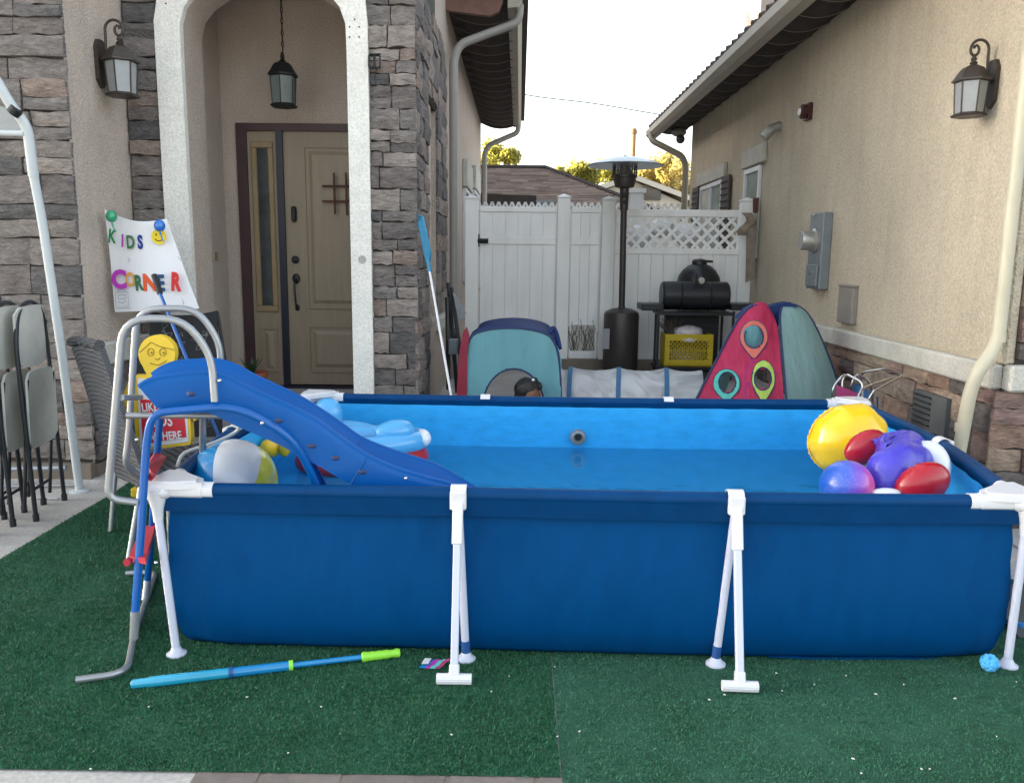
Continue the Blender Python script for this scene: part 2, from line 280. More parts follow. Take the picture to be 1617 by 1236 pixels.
# woven wicker
m = mat('wicker', (0.13, 0.135, 0.14), 0.7); n, L, p = nodes_of(m)
tc = n.new('ShaderNodeTexCoord'); w1 = n.new('ShaderNodeTexWave'); w1.bands_direction = 'Z'; w1.inputs['Scale'].default_value = 40; w1.inputs['Distortion'].default_value = 1.5
w2 = n.new('ShaderNodeTexWave'); w2.bands_direction = 'DIAGONAL'; w2.inputs['Scale'].default_value = 30
for w in (w1, w2): L.new(tc.outputs['Object'], w.inputs['Vector'])
ad = n.new('ShaderNodeMath'); ad.operation = 'MULTIPLY'; L.new(w1.outputs['Fac'], ad.inputs[0]); L.new(w2.outputs['Fac'], ad.inputs[1])
rp = n.new('ShaderNodeValToRGB'); rp.color_ramp.elements[0].color = (0.035, 0.036, 0.04, 1); rp.color_ramp.elements[1].color = (0.26, 0.27, 0.29, 1); rp.color_ramp.elements[1].position = 0.6
L.new(ad.outputs[0], rp.inputs[0]); L.new(rp.outputs[0], p.inputs['Base Color'])
bp = n.new('ShaderNodeBump'); bp.inputs['Distance'].default_value = 0.01; L.new(ad.outputs[0], bp.inputs['Height']); L.new(bp.outputs[0], p.inputs['Normal']); M['wicker'] = m
# shingles
m = mat('shingle', (0.15, 0.11, 0.095), 0.9); n, L, p = nodes_of(m)
g = n.new('ShaderNodeNewGeometry'); rp = n.new('ShaderNodeValToRGB'); rp.color_ramp.elements[0].color = (0.13, 0.10, 0.085, 1); rp.color_ramp.elements[1].color = (0.28, 0.215, 0.18, 1)
L.new(g.outputs['Random Per Island'], rp.inputs[0]); L.new(rp.outputs[0], p.inputs['Base Color']); M['shingle'] = m

# ------------------------------------------------------------------ mesh building
WL = {}
class MB:
    def __init__(s): s.v = []; s.f = []; s.mi = []; s.k = 0
    def add(s, vs, fs, k=None):
        o = len(s.v); s.v += [V(p) for p in vs]; s.f += [tuple(i+o for i in f) for f in fs]; s.mi += [s.k if k is None else k]*len(fs); return s
    def obox(s, c, a, b, d, bev=0.0):          # centre, three half-extent vectors
        c, a, b, d = V(c), V(a), V(b), V(d)
        if bev <= 0:
            vs = [c+a*i+b*j+d*k for i in (-1, 1) for j in (-1, 1) for k in (-1, 1)]
            return s.add(vs, [(0, 1, 3, 2), (4, 6, 7, 5), (0, 4, 5, 1), (2, 3, 7, 6), (0, 2, 6, 4), (1, 5, 7, 3)])
        vs = []; idx = {}
        L = [a.length, b.length, d.length]; sc = [max(0, 1-bev/max(l, 1e-6)) for l in L]
        for i in (-1, 1):
            for j in (-1, 1):
                for k in (-1, 1):
                    for q in range(3):
                        f_ = [i*sc[0], j*sc[1], k*sc[2]]; f_[q] = (i, j, k)[q]
                        idx[(i, j, k, q)] = len(vs); vs.append(c+a*f_[0]+b*f_[1]+d*f_[2])
        fs = []
        for q in range(3):
            r, t = [(1, 2), (2, 0), (0, 1)][q]
            for sg in (-1, 1):
                loop = []
                for (x, y) in ((-1, -1), (1, -1), (1, 1), (-1, 1)):
                    key = [0, 0, 0]; key[q] = sg; key[r] = x; key[t] = y; loop.append(idx[(*key, q)])
                fs.append(tuple(loop if sg > 0 else loop[::-1]))
        for q in range(3):                      # edges parallel to axis q
            r, t = [(1, 2), (2, 0), (0, 1)][q]
            for x in (-1, 1):
                for y in (-1, 1):
                    k0 = [0, 0, 0]; k0[r] = x; k0[t] = y; k1 = list(k0); k0[q] = -1; k1[q] = 1
                    lp = [idx[(*k0, r)], idx[(*k1, r)], idx[(*k1, t)], idx[(*k0, t)]]
                    fs.append(tuple(lp if x*y < 0 else lp[::-1]))
        for i in (-1, 1):
            for j in (-1, 1):
                for k in (-1, 1):
                    lp = [idx[(i, j, k, 0)], idx[(i, j, k, 1)], idx[(i, j, k, 2)]]
                    fs.append(tuple(lp if i*j*k > 0 else lp[::-1]))
        return s.add(vs, fs)
    def box(s, x0, x1, y0, y1, z0, z1, bev=0.0):
        return s.obox(((x0+x1)/2, (y0+y1)/2, (z0+z1)/2), ((x1-x0)/2, 0, 0), (0, (y1-y0)/2, 0), (0, 0, (z1-z0)/2), bev)
    def tube(s, pts, r, n=10, closed=False, flat=None):
        pts = [V(p) for p in pts]; N = len(pts); rs = r if isinstance(r, (list, tuple)) else [r]*N
        tg = []
        for i in range(N):
            a = pts[(i-1) % N] if (closed or i > 0) else pts[i]; b = pts[(i+1) % N] if (closed or i < N-1) else pts[i]
            t = (b-a); tg.append(t.normalized() if t.length > 1e-9 else V((0, 0, 1)))
        up = V((0, 0, 1)) if abs(tg[0].z) < 0.9 else V((0, 1, 0)); nx = tg[0].cross(up).normalized(); o = len(s.v); vs = []; fs = []
        for i in range(N):
            nx = (nx - tg[i]*nx.dot(tg[i])).normalized(); ny = tg[i].cross(nx)
            for k in range(n):
                a = 2*pi*k/n; q = (1.0 if flat is None else flat)
                vs.append(pts[i]+nx*(rs[i]*cos(a))+ny*(rs[i]*q*sin(a)))
        for i in range(N if closed else N-1):
            j = (i+1) % N
            for k in range(n): k2 = (k+1) % n; fs.append((i*n+k, i*n+k2, j*n+k2, j*n+k))
        if not closed: fs.append(tuple(range(n))[::-1]); fs.append(tuple((N-1)*n+k for k in range(n)))
        return s.add(vs, fs)
    def lathe(s, prof, c, n=20, axis=(0, 0, 1), phase=0.0):   # profile [(radius, height)...]
        c = V(c); A = V(axis).normalized(); U = A.orthogonal().normalized() if abs(A.z) < 0.99 else V((1, 0, 0)); W = A.cross(U); vs = []; fs = []
        for (r, h) in prof:
            for k in range(n): a = phase+2*pi*k/n; vs.append(c+A*h+(U*cos(a)+W*sin(a))*r)
        for i in range(len(prof)-1):
            for k in range(n): k2 = (k+1) % n; fs.append((i*n+k, i*n+k2, (i+1)*n+k2, (i+1)*n+k))
        fs.append(tuple(range(n))[::-1]); fs.append(tuple((len(prof)-1)*n+k for k in range(n)))
        return s.add(vs, fs)
    def ell(s, c, r, nu=20, nv=12, rot=None, fn=None):
        c = V(c); vs = []; fs = []; R = rot or Matrix.Identity(3)
        for j in range(nv+1):
            th = pi*j/nv
            for i in range(nu):
                ph = 2*pi*i/nu; d = V((sin(th)*cos(ph), sin(th)*sin(ph), cos(th))); k = fn(d) if fn else 1.0
                vs.append(c+R @ V((d.x*r[0]*k, d.y*r[1]*k, d.z*r[2]*k)))
        for j in range(nv):
            for i in range(nu):
                i2 = (i+1) % nu
                if j == 0: fs.append((i, nu+i, nu+i2))
                elif j == nv-1: fs.append((j*nu+i, (j+1)*nu+i, j*nu+i2))
                else: fs.append((j*nu+i, (j+1)*nu+i, (j+1)*nu+i2, j*nu+i2))
        return s.add(vs, fs)
    def grid(s, P, thick=0.0, keep=None):         # P[i][j] points; thickness along the local normal
        I, J = len(P), len(P[0]); vs = [V(p) for r_ in P for p in r_]; fs = []
        for i in range(I-1):
            for j in range(J-1):
                if keep and not keep(i, j): continue
                fs.append((i*J+j, i*J+j+1, (i+1)*J+j+1, (i+1)*J+j))
        if thick:
            nr = [V((0, 0, 0)) for _ in vs]
            for f in fs:
                nn = (vs[f[1]]-vs[f[0]]).cross(vs[f[2]]-vs[f[0]])
                for i in f: nr[i] += nn
            vs2 = [v_-(nn.normalized() if nn.length > 1e-12 else V((0, 0, 1)))*thick for v_, nn in zip(vs, nr)]
            K = len(vs); ed = {}
            for f in fs:
                for a in range(len(f)): e_ = (f[a], f[(a+1) % len(f)]); ed[e_] = 1
            side = [(a, a+K, b+K, b) for (a, b) in ed if (b, a) not in ed]
            fs = fs+[tuple(i+K for i in f[::-1]) for f in fs]+side; vs = vs+vs2
        return s.add(vs, fs)
    def prism(s, pts, d):                          # planar outline extruded by vector d
        n = len(pts); a = [V(p) for p in pts]; b = [p+V(d) for p in a]
        return s.add(a+b, [tuple(range(n))[::-1], tuple(range(n, 2*n))]+[(i, (i+1) % n, n+(i+1) % n, n+i) for i in range(n)])
    def build(s, name, mats, parent=None, smooth=35, kind=None, label=None):
        me = bpy.data.meshes.new(name); off = WL.get(parent.name, V((0, 0, 0))) if parent else V((0, 0, 0))
        me.from_pydata([tuple(p-off) for p in s.v], [], s.f)
        ml = mats if isinstance(mats, (list, tuple)) else [mats]
        for k in ml: me.materials.append(M[k])
        if len(ml) > 1: me.polygons.foreach_set('material_index', s.mi)
        if smooth: me.polygons.foreach_set('use_smooth', [True]*len(s.f)); me.set_sharp_from_angle(angle=radians(smooth))
        me.update(); o = bpy.data.objects.new(name, me); COL.objects.link(o)
        if parent: o.parent = parent
        WL[o.name] = off
        if kind: o['kind'] = kind
        if label: o['label'] = label
        return o
def empty(name, loc, label, cat, group=None):
    o = bpy.data.objects.new(name, None); COL.objects.link(o); o.location = loc; o.empty_display_size = 0.1
    WL[o.name] = V(loc); o['label'] = label; o['category'] = cat
    if group: o['group'] = group
    return o
def tag(o, label, cat, group=None):
    o['label'] = label; o['category'] = cat
    if group: o['group'] = group
    return o
def single(mb, name, mt, label, cat, group=None, smooth=35):     # a thing that is one mesh, with its origin at its base
    lo = V((sum(p.x for p in mb.v)/len(mb.v), sum(p.y for p in mb.v)/len(mb.v), min(p.z for p in mb.v)))
    mb.v = [p-lo for p in mb.v]; o = mb.build(name, mt, None, smooth); o.location = lo; WL[o.name] = lo; return tag(o, label, cat, group)
def copy_tree(o, parent=None):
    c = o.copy(); COL.objects.link(c); c.parent = parent
    for ch in list(o.children): copy_tree(ch, c)
    return c
def spl(pts, k=6):                                 # Catmull-Rom through the points
    P = [V(p) for p in pts]; out = []
    for i in range(len(P)-1):
        p0 = P[max(i-1, 0)]; p1 = P[i]; p2 = P[i+1]; p3 = P[min(i+2, len(P)-1)]
        for t in range(k):
            u = t/k; out.append(0.5*((2*p1)+(p2-p0)*u+(2*p0-5*p1+4*p2-p3)*u*u+(-p0+3*p1-3*p2+p3)*u**3))
    out.append(P[-1]); return out
def rnd_path(pts, r=0.06, k=5):                    # polyline with rounded bends
    P = [V(p) for p in pts]; out = [P[0]]
    for i in range(1, len(P)-1):
        a, b, c = P[i-1], P[i], P[i+1]; u = (a-b); w = (c-b); l = min(r, u.length*0.45, w.length*0.45); p = b+u.normalized()*l; q = b+w.normalized()*l
        for t in range(k+1): s_ = t/k; out.append(p*(1-s_)**2+b*2*s_*(1-s_)+q*s_*s_)
    out.append(P[-1]); return out
def text_obj(txt, size, mt, origin, parent, name='letter', ext=0.0006, rotz=0.0, tilt=0.0, bold=0.0, align='LEFT', sx=1.0, R3=None):
    cu = bpy.data.curves.new('t', 'FONT'); cu.body = txt; cu.size = size; cu.extrude = ext; cu.offset = bold; cu.align_x = align; cu.resolution_u = 3
    t = bpy.data.objects.new('t', cu); COL.objects.link(t); dg = bpy.context.evaluated_depsgraph_get(); me = bpy.data.meshes.new_from_object(t.evaluated_get(dg))
    bpy.data.objects.remove(t)
    R = R3 if R3 is not None else (Matrix.Rotation(rotz, 3, 'Z') @ Matrix.Rotation(pi/2, 3, 'X'))
    R = R @ Matrix.Rotation(tilt, 3, 'Z') @ Matrix.Diagonal((sx, 1, 1)); off = WL.get(parent.name, V((0, 0, 0)))
    for v_ in me.vertices: v_.co = R @ v_.co + V(origin) - off
    me.materials.clear(); me.materials.append(M[mt]); me.name = name
    o = bpy.data.objects.new(name, me); COL.objects.link(o); o.parent = parent; WL[o.name] = off; return o

# ------------------------------------------------------------------ ground
def ground_strip(name, x0, x1, ys, z_off, mt, nx=1):
    mb = MB(); P = [[V((x0+(x1-x0)*i/nx, y, gz(y)+z_off)) for i in range(nx+1)] for y in ys]; mb.grid([r_ for r_ in P][::-1]); o = mb.build(name, mt); o['kind'] = 'structure'; return o
YS = [-30, 0, 5, 5.5, 6, 7, 8, 9.2, 12, 30, 80, 300]
ground_strip('ground', -150, 150, YS, 0.0, 'concrete')
# the two lengths of artificial turf, slightly different in colour, meeting at a seam
ground_strip('turf_base', -2.54, 0.135, [2.185, 3, 4, 5, 5.25], 0.006, 'turf_base')
ground_strip('turf_base', 0.14, 2.38, [2.155, 3, 3.75], 0.005, 'turf_base2')
def blades(name, x0, x1, y0, y1, n, z, mt, hmax, excl=None, seed=1):
    R = random.Random(seed); vs = []; fs = []
    for _ in range(n):
        x = R.uniform(x0, x1); y = R.uniform(y0, y1)
        if excl and excl(x, y): continue
        cl = noise.noise(V((x*6, y*6, seed)))
        h = hmax*1.25*R.uniform(0.5, 1.1)*(1+0.4*cl); a = R.uniform(0, 2*pi); w = R.uniform(0.0014, 0.0034); lx = R.gauss(0, 0.006)+0.003*cl; ly = R.gauss(0, 0.006)
        k = len(vs); zz = gz(y)+z
        vs += [(x-cos(a)*w, y-sin(a)*w, zz), (x+cos(a)*w, y+sin(a)*w, zz), (x+lx, y+ly, zz+h)]; fs.append((k, k+1, k+2))
    me = bpy.data.meshes.new(name); me.from_pydata(vs, [], fs); me.materials.append(M[mt]); o = bpy.data.objects.new(name, me); COL.objects.link(o)
    o['kind'] = 'stuff'; return o
inp = lambda x, y: (-1.15 < x < 1.75 and y > 3.1)
o = blades('turf_blades', -2.54, 0.135, 2.185, 3.2, 110000, 0.004, 'turf_blade', 0.0095, inp, 1); tag(o, 'dark green artificial turf fibres on the left strip in front of the pool', 'turf')
o = blades('turf_blades', -2.54, -1.15, 3.2, 5.25, 60000, 0.004, 'turf_blade', 0.010, None, 2); tag(o, 'dark green artificial turf fibres left of the pool under the slide ladder', 'turf')
o = blades('turf_blades', 0.14, 2.38, 2.155, 3.75, 110000, 0.003, 'turf_blade2', 0.0075, inp, 3); tag(o, 'lighter green artificial turf fibres on the right strip in front of the pool', 'turf')
# brown flagstones under the front edge
pv = empty('paving', (-0.4, 2.05, 0), 'brown flagstone paving peeking out along the front edge of the turf', 'paving'); del pv['category']; del pv['label']; pv['kind'] = 'structure'
xx = -0.93
mb = MB(); mb.add([(-.93, 1.7, .0015), (1.6, 1.7, .0015), (1.6, 2.22, .0015), (-.93, 2.22, .0015)], [(0, 1, 2, 3)]); mb.build('joint_sand', 'curb', pv, 0)
for w_ in (0.20, 0.24, 0.30, 0.26, 0.34, 0.25, 0.30, 0.26, 0.33):
    mb = MB(); x1 = xx+w_-0.012; j = RN.uniform(-0.01, 0.01)
    mb.prism([(xx+j, 1.75, 0.0), (x1+j, 1.75, 0), (x1, 2.23, 0), (xx+0.006, 2.23, 0)], (0, 0, 0.004)); mb.build('flagstone', 'paver', pv, 0); xx += w_
# flagstone slabs on the right of the pool, by the right-hand house
pv2 = empty('flagstones', (2.4, 4.2, 0), 'pale flagstone walk right of the pool', 'paving'); del pv2['category']; del pv2['label']; pv2['kind'] = 'structure'
for (a, b, c, d) in ((2.0, 2.62, 3.77, 4.3), (2.63, 3.4, 3.6, 4.25), (2.0, 2.5, 4.31, 4.9), (2.39, 2.9, 3.1, 3.58), (2.91, 3.6, 3.0, 3.58)):
    mb = MB(); e = 0.012; mb.prism([(a+e, c+e, 0), (b-e, c+e*2, 0), (b-e*2, d-e, 0), (a+e*1.5, d-e, 0)], (0, 0, 0.012)); mb.build('flagstone', 'concrete', pv2, 0)
# small litter on the turf
mb = MB()
for px, py in [(1226, 1062), (1427, 1080), (1383, 1095), (1286, 1080), (1508, 1102), (1605, 1076), (1574, 1162), (1455, 1213), (1468, 1213), (1347, 1197), (1360, 1220), (776, 1091), (804, 1067), (876, 1052), (507, 1115), (143, 1213), (455, 1188), (713, 1159), (235, 1115), (390, 1100), (1336, 1066), (1235, 1090), (1120, 1104), (1144, 1096), (880, 1162), (915, 1154)]:
    p = az(px, py, 0.012); mb.obox(p, (RN.uniform(.0015, .0045), RN.uniform(-.002, .002), 0), (0, 0.0016, 0), (0, 0, 0.0015))
o = mb.build('litter_bits', 'bits'); o['kind'] = 'stuff'; tag(o, 'tiny white crumbs scattered over the turf', 'litter')

# ------------------------------------------------------------------ stone cladding
def stone(parent, O, U, N, u0, u1, z0, z1, proud, mt, R):
    g = 0.0035; cols, rows = (4, 2); a = u0+g; b = u1-g; c = z0+g; d = z1-g; mb = MB(); P = []; j = 0.008
    base = proud*R.uniform(0.45, 1.05); tx = R.uniform(-0.006, 0.006); tz = R.uniform(-0.005, 0.005)
    for i in range(cols+1):
        r_ = []
        for k in range(rows+1):
            u = a+(b-a)*i/cols; z = c+(d-c)*k/rows; edge = (i in (0, cols)) or (k in (0, rows)); h = base
            h += -0.008 if edge else R.uniform(-0.008, 0.013)
            if i == cols//2 or k == rows//2: h += 0.003
            h += tx*(i/cols-0.5)*2+tz*(k/rows-0.5)*2
            if edge: u += R.uniform(-1, 1)*j*0.5; z += R.uniform(-1, 1)*j
            r_.append(O+U*u+V((0, 0, z))+N*max(h, 0.008))
        P.append(r_)
    flip = U.cross(V((0, 0, 1))).dot(N) < 0
    if flip: P = P[::-1]
    mb.grid(P)
    ring = [(i, 0) for i in range(cols)]+[(cols, k) for k in range(rows)]+[(i, rows) for i in range(cols, 0, -1)]+[(0, k) for k in range(rows, 0, -1)]
    vs = []; n_ = len(ring)
    for (i, k) in ring: vs.append(P[i][k])
    for (i, k) in ring: q = P[i][k]; dd = (q-O).dot(N); vs.append(q-N*(dd-0.001))
    mb.add(vs, [(i, n_+i, n_+(i+1) % n_, (i+1) % n_) for i in range(n_)])
    return mb.build('stone', mt, parent, 28)
def clad(parent, O, U, N, w, z0, z1, mt, seed, wmin=0.14, wmax=0.36, hs=(0.075, 0.17), proud=0.045):
    O, U, N = V(O), V(U).normalized(), V(N).normalized(); R = random.Random(seed); z = z0
    while z < z1-0.03:
        h = R.uniform(*hs)
        if z1-(z+h) < hs[0]*0.9: h = z1-z
        u = 0.0; first = True
        while u < w-0.001:
            ww = R.uniform(wmin, wmax)
            if first: ww *= R.uniform(0.6, 1.0); first = False
            if w-(u+ww) < wmin*0.75: ww = w-u
            if h > 0.15 and ww < 0.3 and R.random() < 0.25:
                hh = h*R.uniform(0.4, 0.6); stone(parent, O, U, N, u, u+ww, z, z+hh, proud, mt, R); stone(parent, O, U, N, u, u+ww, z+hh, z+h, proud, mt, R)
            else: stone(parent, O, U, N, u, u+ww, z, z+h, proud, mt, R)
            u += ww
        z += h

# ------------------------------------------------------------------ left house
LX, LW, MF, SX = -2.83, 5.32, 6.15, -0.776       # wing side plane, wing front plane, main front plane, side wall plane
H1 = empty('house', (-4, 8, 0), 'beige stucco house with grey stacked stone pillars and arched porch on the left', 'house')
TOP = 7.6  # height raised out of view to shade the right-hand upper storey
mb = MB(); mb.box(-19, LX, LW, 12, 0, TOP); mb.build('wall', 'stucco_left', H1, 0)                    # the wing that stands forward
mb = MB(); mb.box(LX+0.001, -2.60, MF, MF+0.3, 0, TOP-.01); mb.build('wall', 'stucco_left', H1, 0)      # left of the arch
mb = MB(); mb.box(-2.599, -1.0, MF+0.005, MF+0.3, 3.75, TOP-.01); mb.build('wall', 'stucco_left', H1, 0) # above the arch
mb = MB(); mb.box(-1.10, SX, MF, 6.98, 0, TOP-.01); mb.build('wall', 'mortar', H1, 0)                    # pillar right of the arch
mb = MB(); mb.box(-1.08, SX, 6.981, 7.74, 2.78, TOP-.01); mb.build('wall', 'mortar', H1, 0)              # over the side opening
mb = MB(); mb.box(-1.08, SX, 6.981, 7.74, 0, 0.9); mb.build('wall', 'stucco_left', H1, 0)
mb = MB(); mb.box(-19, SX-0.002, 7.741, 16.5, 0, 4.05); mb.build('wall', 'stucco_left', H1, 0)
mb = MB(); mb.box(-19, -1.3, 7.742, 12, 4.05, TOP-.02); mb.build('wall', 'stucco_left', H1, 0)
mb = MB(); mb.box(-19, -4.0, 16.5, 32, 0, 7.5); mb.build('wall', 'stucco_left', H1, 0)                 # unseen rear wing, added to keep the neighbour roof in shade
mb = MB(); mb.box(-20, -3.6, 16.2, 32.4, 7.5, 7.7); mb.box(-20, -2.5, 5.0, 12, TOP, TOP+.12); mb.build('roof', 'roof_tile', H1, 0)  # includes the roof of the added rear wing
# porch: floor, ceiling, back wall with the door opening
FL = 0.33
mb = MB(); mb.box(LX+.002, -1.101, MF+.31, 7.3, 0, FL); mb.box(LX+.3, -1.101, MF, MF+.309, 0, FL-.15); mb.build('porch_floor', 'concrete', H1, 0)
mb = MB(); mb.box(LX+.002, SX-.01, MF+.31, 7.74, 3.56, 3.7); mb.build('porch_ceiling', 'stucco_left', H1, 0)
dx0, dz1 = at(373, 193, 7.2).x, 2.58
mb = MB(); mb.box(LX+.001, dx0, 7.2, 7.5, 0, 3.56); mb.box(dx0, -1.0, 7.2, 7.5, dz1, 3.56); mb.box(-1.0, SX-.02, 7.2, 7.5, 0.9, 3.56)
mb.build('wall', 'stucco_left', H1, 0)
mb = MB(); mb.box(LX+.002, -2.53, MF+.305, 7.195, FL, 3.555); mb.build('wall', 'stucco_left', H1, 0)     # porch cheek wall
# arch surround
AX0, AX1, ZS, RISE = -2.405, -1.235, 3.02, 0.40
cx = (AX0+AX1)/2; hw = (AX1-AX0)/2
inner = [V((AX0, 0, 0.0))]+[V((cx-hw*cos(t), 0, ZS+RISE*sin(t)**0.8 if sin(t) > 0 else ZS)) for t in [pi*i/18 for i in range(19)]]+[V((AX1, 0, 0.0))]
ow = 0.15
outer = [V((AX0-ow-0.03, 0, 0.0)), V((AX0-ow-0.03, 0, ZS+0.22))]
outer += [V((cx-(hw+ow)*cos(t), 0, ZS+0.2+(RISE)*sin(t))) for t in [pi*i/16 for i in range(1, 16)]]+[V((AX1+ow, 0, ZS+0.2)), V((AX1+ow, 0, 0.0))]
def resample(P, n):
    L_ = [0]
    for i in range(1, len(P)): L_.append(L_[-1]+(P[i]-P[i-1]).length)
    out = []
    for k in range(n):
        t = L_[-1]*k/(n-1); i = 0
        while i < len(P)-2 and L_[i+1] < t: i += 1
        s_ = (t-L_[i])/max(L_[i+1]-L_[i], 1e-9); out.append(P[i].lerp(P[i+1], min(max(s_, 0), 1)))
    return out
Oo = resample(outer, 41); Ii = []
for q in Oo:
    if q.z < ZS+0.02: Ii.append(V((AX0 if q.x < cx else AX1, 0, q.z)))
    else:
        a = atan2((q.z-ZS+0.0), (cx-q.x)); a = min(max(a, 0), pi); Ii.append(V((cx-hw*cos(a), 0, ZS+RISE*abs(sin(a))**0.8)))
y0 = MF-0.06; mb = MB()
mb.grid([[V((q.x, y0, q.z)) for q in Oo], [V((q.x, y0, q.z)) for q in Ii]])
mb.grid([[V((q.x, MF+0.0, q.z)) for q in Oo], [V((q.x, y0, q.z)) for q in Oo]])
mb.grid([[V((q.x, y0, q.z)) for q in Ii], [V((q.x, MF+.0, q.z)) for q in Ii]])
mb.build('arch_trim', 'trim', H1, 30)
mb = MB(); G = [[V((q.x, MF, q.z)) for q in Ii], [V((q.x, MF+.35, q.z)) for q in Ii]]; mb.grid(G)
mb.box(-2.529, AX0-.003, MF+.303, MF+.349, 0, 3.555); mb.box(AX1+.003, -1.0, MF+.303, MF+.349, 0, 3.555)
top_in = [q for q in Ii if q.z > ZS+.01]; mb.grid([[V((q.x, MF+.352, q.z)) for q in top_in], [V((q.x, MF+.352, 3.6)) for q in top_in]])
mb.grid([[V((q.x, MF+.001, q.z)) for q in top_in], [V((q.x, MF+.001, 3.8)) for q in top_in]][::-1])
mb.build('arch_reveal', 'stucco_left', H1, 30)
mb = MB()
for px, py in ((560, 31), (552, 43), (567, 43), (552, 59), (567, 59), (262, 6)): q = at(px, py, y0-.001); mb.lathe([(0.006, 0), (0.006, 0.002)], q+V((0, 0, 0)), 8, (0, -1, 0))
o = mb.build('screw_hole', 'ink_black', H1); o['kind'] = 'stuff'
mb = MB(); q = at(572, 410, y0-.001); mb.lathe([(0.03, 0), (0.03, 0.001)], q, 14, (0, -1, 0)); mb.build('patch', 'concrete', H1)
# stone claddings (one object per stone)
for (nm, b_) in (('wing', (-3.75, LX, LW-.012, LW, 0.12, 3.45)), ('strip', (LX+.002, -2.59, MF-.012, MF, 0.1, 3.6))):
    mb = MB(); mb.box(*b_); mb.build('mortar_bed', 'mortar', H1, 0)
clad(H1, (-3.75, LW-.012, 0), (1, 0, 0), (0, -1, 0), 0.95, 0.14, 3.4, 'stone_left', 11, 0.2, 0.5, (0.09, 0.19))
clad(H1, (LX+.012, MF-.012, 0), (1, 0, 0), (0, -1, 0), 0.235, 0.9, 3.4, 'stone_left', 12, 0.17, 0.3, (0.08, 0.17))
clad(H1, (-1.105, MF, 0), (1, 0, 0), (0, -1, 0), 0.355, 0.2, 3.5, 'stone_left', 16, 0.11, 0.28, (0.08, 0.16))
clad(H1, (SX, MF-.02, 0), (0, 1, 0), (1, 0, 0), 0.86, 0.2, 3.5, 'stone_left', 14, 0.22, 0.45, (0.10, 0.17), 0.04)
clad(H1, (SX, 7.745, 0), (0, 1, 0), (1, 0, 0), 0.9, 0.95, 3.5, 'stone_left', 15, 0.42, 0.5, (0.13, 0.2), 0.035)
clad(H1, (SX, 6.99, 0), (0, 1, 0), (1, 0, 0), 0.74, 2.8, 3.5, 'stone_left', 18, 0.3, 0.4, (0.12, 0.17), 0.04)
# wainscot stones of the wing side and of the wall beyond the pillar
mb = MB(); mb.box(LX, LX+.012, LW+.02, MF-.02, 0.1, 0.74); mb.build('mortar_bed', 'mortar', H1, 0)
clad(H1, (LX+.012, LW+.02, 0), (0, 1, 0), (1, 0, 0), 0.8, 0.12, 0.74, 'stone_left', 21, 0.16, 0.32, (0.09, 0.16), 0.035)
clad(H1, (-1.0, 7.738, 0), (1, 0, 0), (0, -1, 0), 0.22, 0.2, 0.8, 'stone_left', 22, 0.1, 0.22, (0.1, 0.16), 0.03)
mb = MB(); mb.box(LX, LX+.075, LW+.0, MF-.02, 0.745, 0.90, 0.012); mb.build('band', 'band', H1)
mb = MB(); mb.box(-1.02, SX+.06, 7.66, 7.74, 0.80, 0.93, 0.012); mb.box(SX-.01, SX+.06, 7.741, 8.7, 0.80, 0.93, 0.012); mb.build('band', 'band', H1)
mb = MB(); mb.box(-3.8, LX+.01, LW-.06, LW-.0, 0, 0.115); mb.box(LX, LX+.03, LW, MF-.03, 0, .1); mb.build('plinth', 'curb', H1, 0)
# front door with sidelight
D = 7.2
mb = MB(); fx = dx0+0.085; mb.box(dx0, fx, D-.03, D+.06, FL+.021, dz1); mb.box(fx, -1.0, D-.03, D+.06, dz1-.06, dz1+.0, 0); mb.build('door_frame', 'door_frame', H1, 0)
mb = MB(); mb.box(dx0, -1.0, D-.06, D+.06, FL-.05, FL+.02); mb.build('threshold', 'mullion', H1, 0)
def panel(mb, x0, x1, z0, z1, y, b=0.035):         # raised and fielded panel
    mb.prism([(x0, y, z0), (x1, y, z0), (x1, y, z1), (x0, y, z1)], (0, 0.001, 0))
    for (a, c, y_) in ((0.0, 0.014, y-.012), ):
        mb.box(x0, x1, y_, y-.001, z0, z0+c); mb.box(x0, x1, y_, y-.001, z1-c, z1); mb.box(x0, x0+c, y_, y-.001, z0+c, z1-c); mb.box(x1-c, x1, y_, y-.001, z0+c, z1-c)
    c = b+0.01; o = [(x0+c, z0+c), (x1-c, z0+c), (x1-c, z1-c), (x0+c, z1-c)]; c2 = c+0.03; i_ = [(x0+c2, z0+c2), (x1-c2, z0+c2), (x1-c2, z1-c2), (x0+c2, z1-c2)]
    vs = [V((a_, y-.001, z_)) for a_, z_ in o]+[V((a_, y-.016, z_)) for a_, z_ in i_]
    mb.add(vs, [(0, 1, 5, 4), (1, 2, 6, 5), (2, 3, 7, 6), (3, 0, 4, 7), (4, 5, 6, 7)])
sx0, sx1 = fx, -2.07
mb = MB(); mb.box(sx0, sx1, D, D+.05, FL+.02, dz1-.061); panel(mb, sx0+.06, sx1-.05, 0.47, 0.86, D-.002, 0.02); sl = mb.build('sidelight', 'door', H1, 20)
mb = MB()
gx0, gx1, g0, g1 = sx0+.035, sx1-.03, 1.0, 2.43
for b_ in ((gx0, gx1, g0, g0+.05), (gx0, gx1, g1-.05, g1), (gx0, gx0+.045, g0+.05, g1-.05), (gx1-.045, gx1, g0+.05, g1-.05)): mb.box(b_[0], b_[1], D-.022, D-.001, b_[2], b_[3], 0.006)
mb.build('glazing_bead', 'gold_wood', sl)
mb = MB(); mb.box(gx0+.045, gx1-.045, D-.008, D-.001, g0+.05, g1-.05); mb.build('pane', 'dark_glass', sl, 0)
mb = MB(); mb.box(sx1, sx1+.055, D-.035, D+.05, FL+.02, dz1-.061); mb.build('mullion', 'mullion', H1, 0)
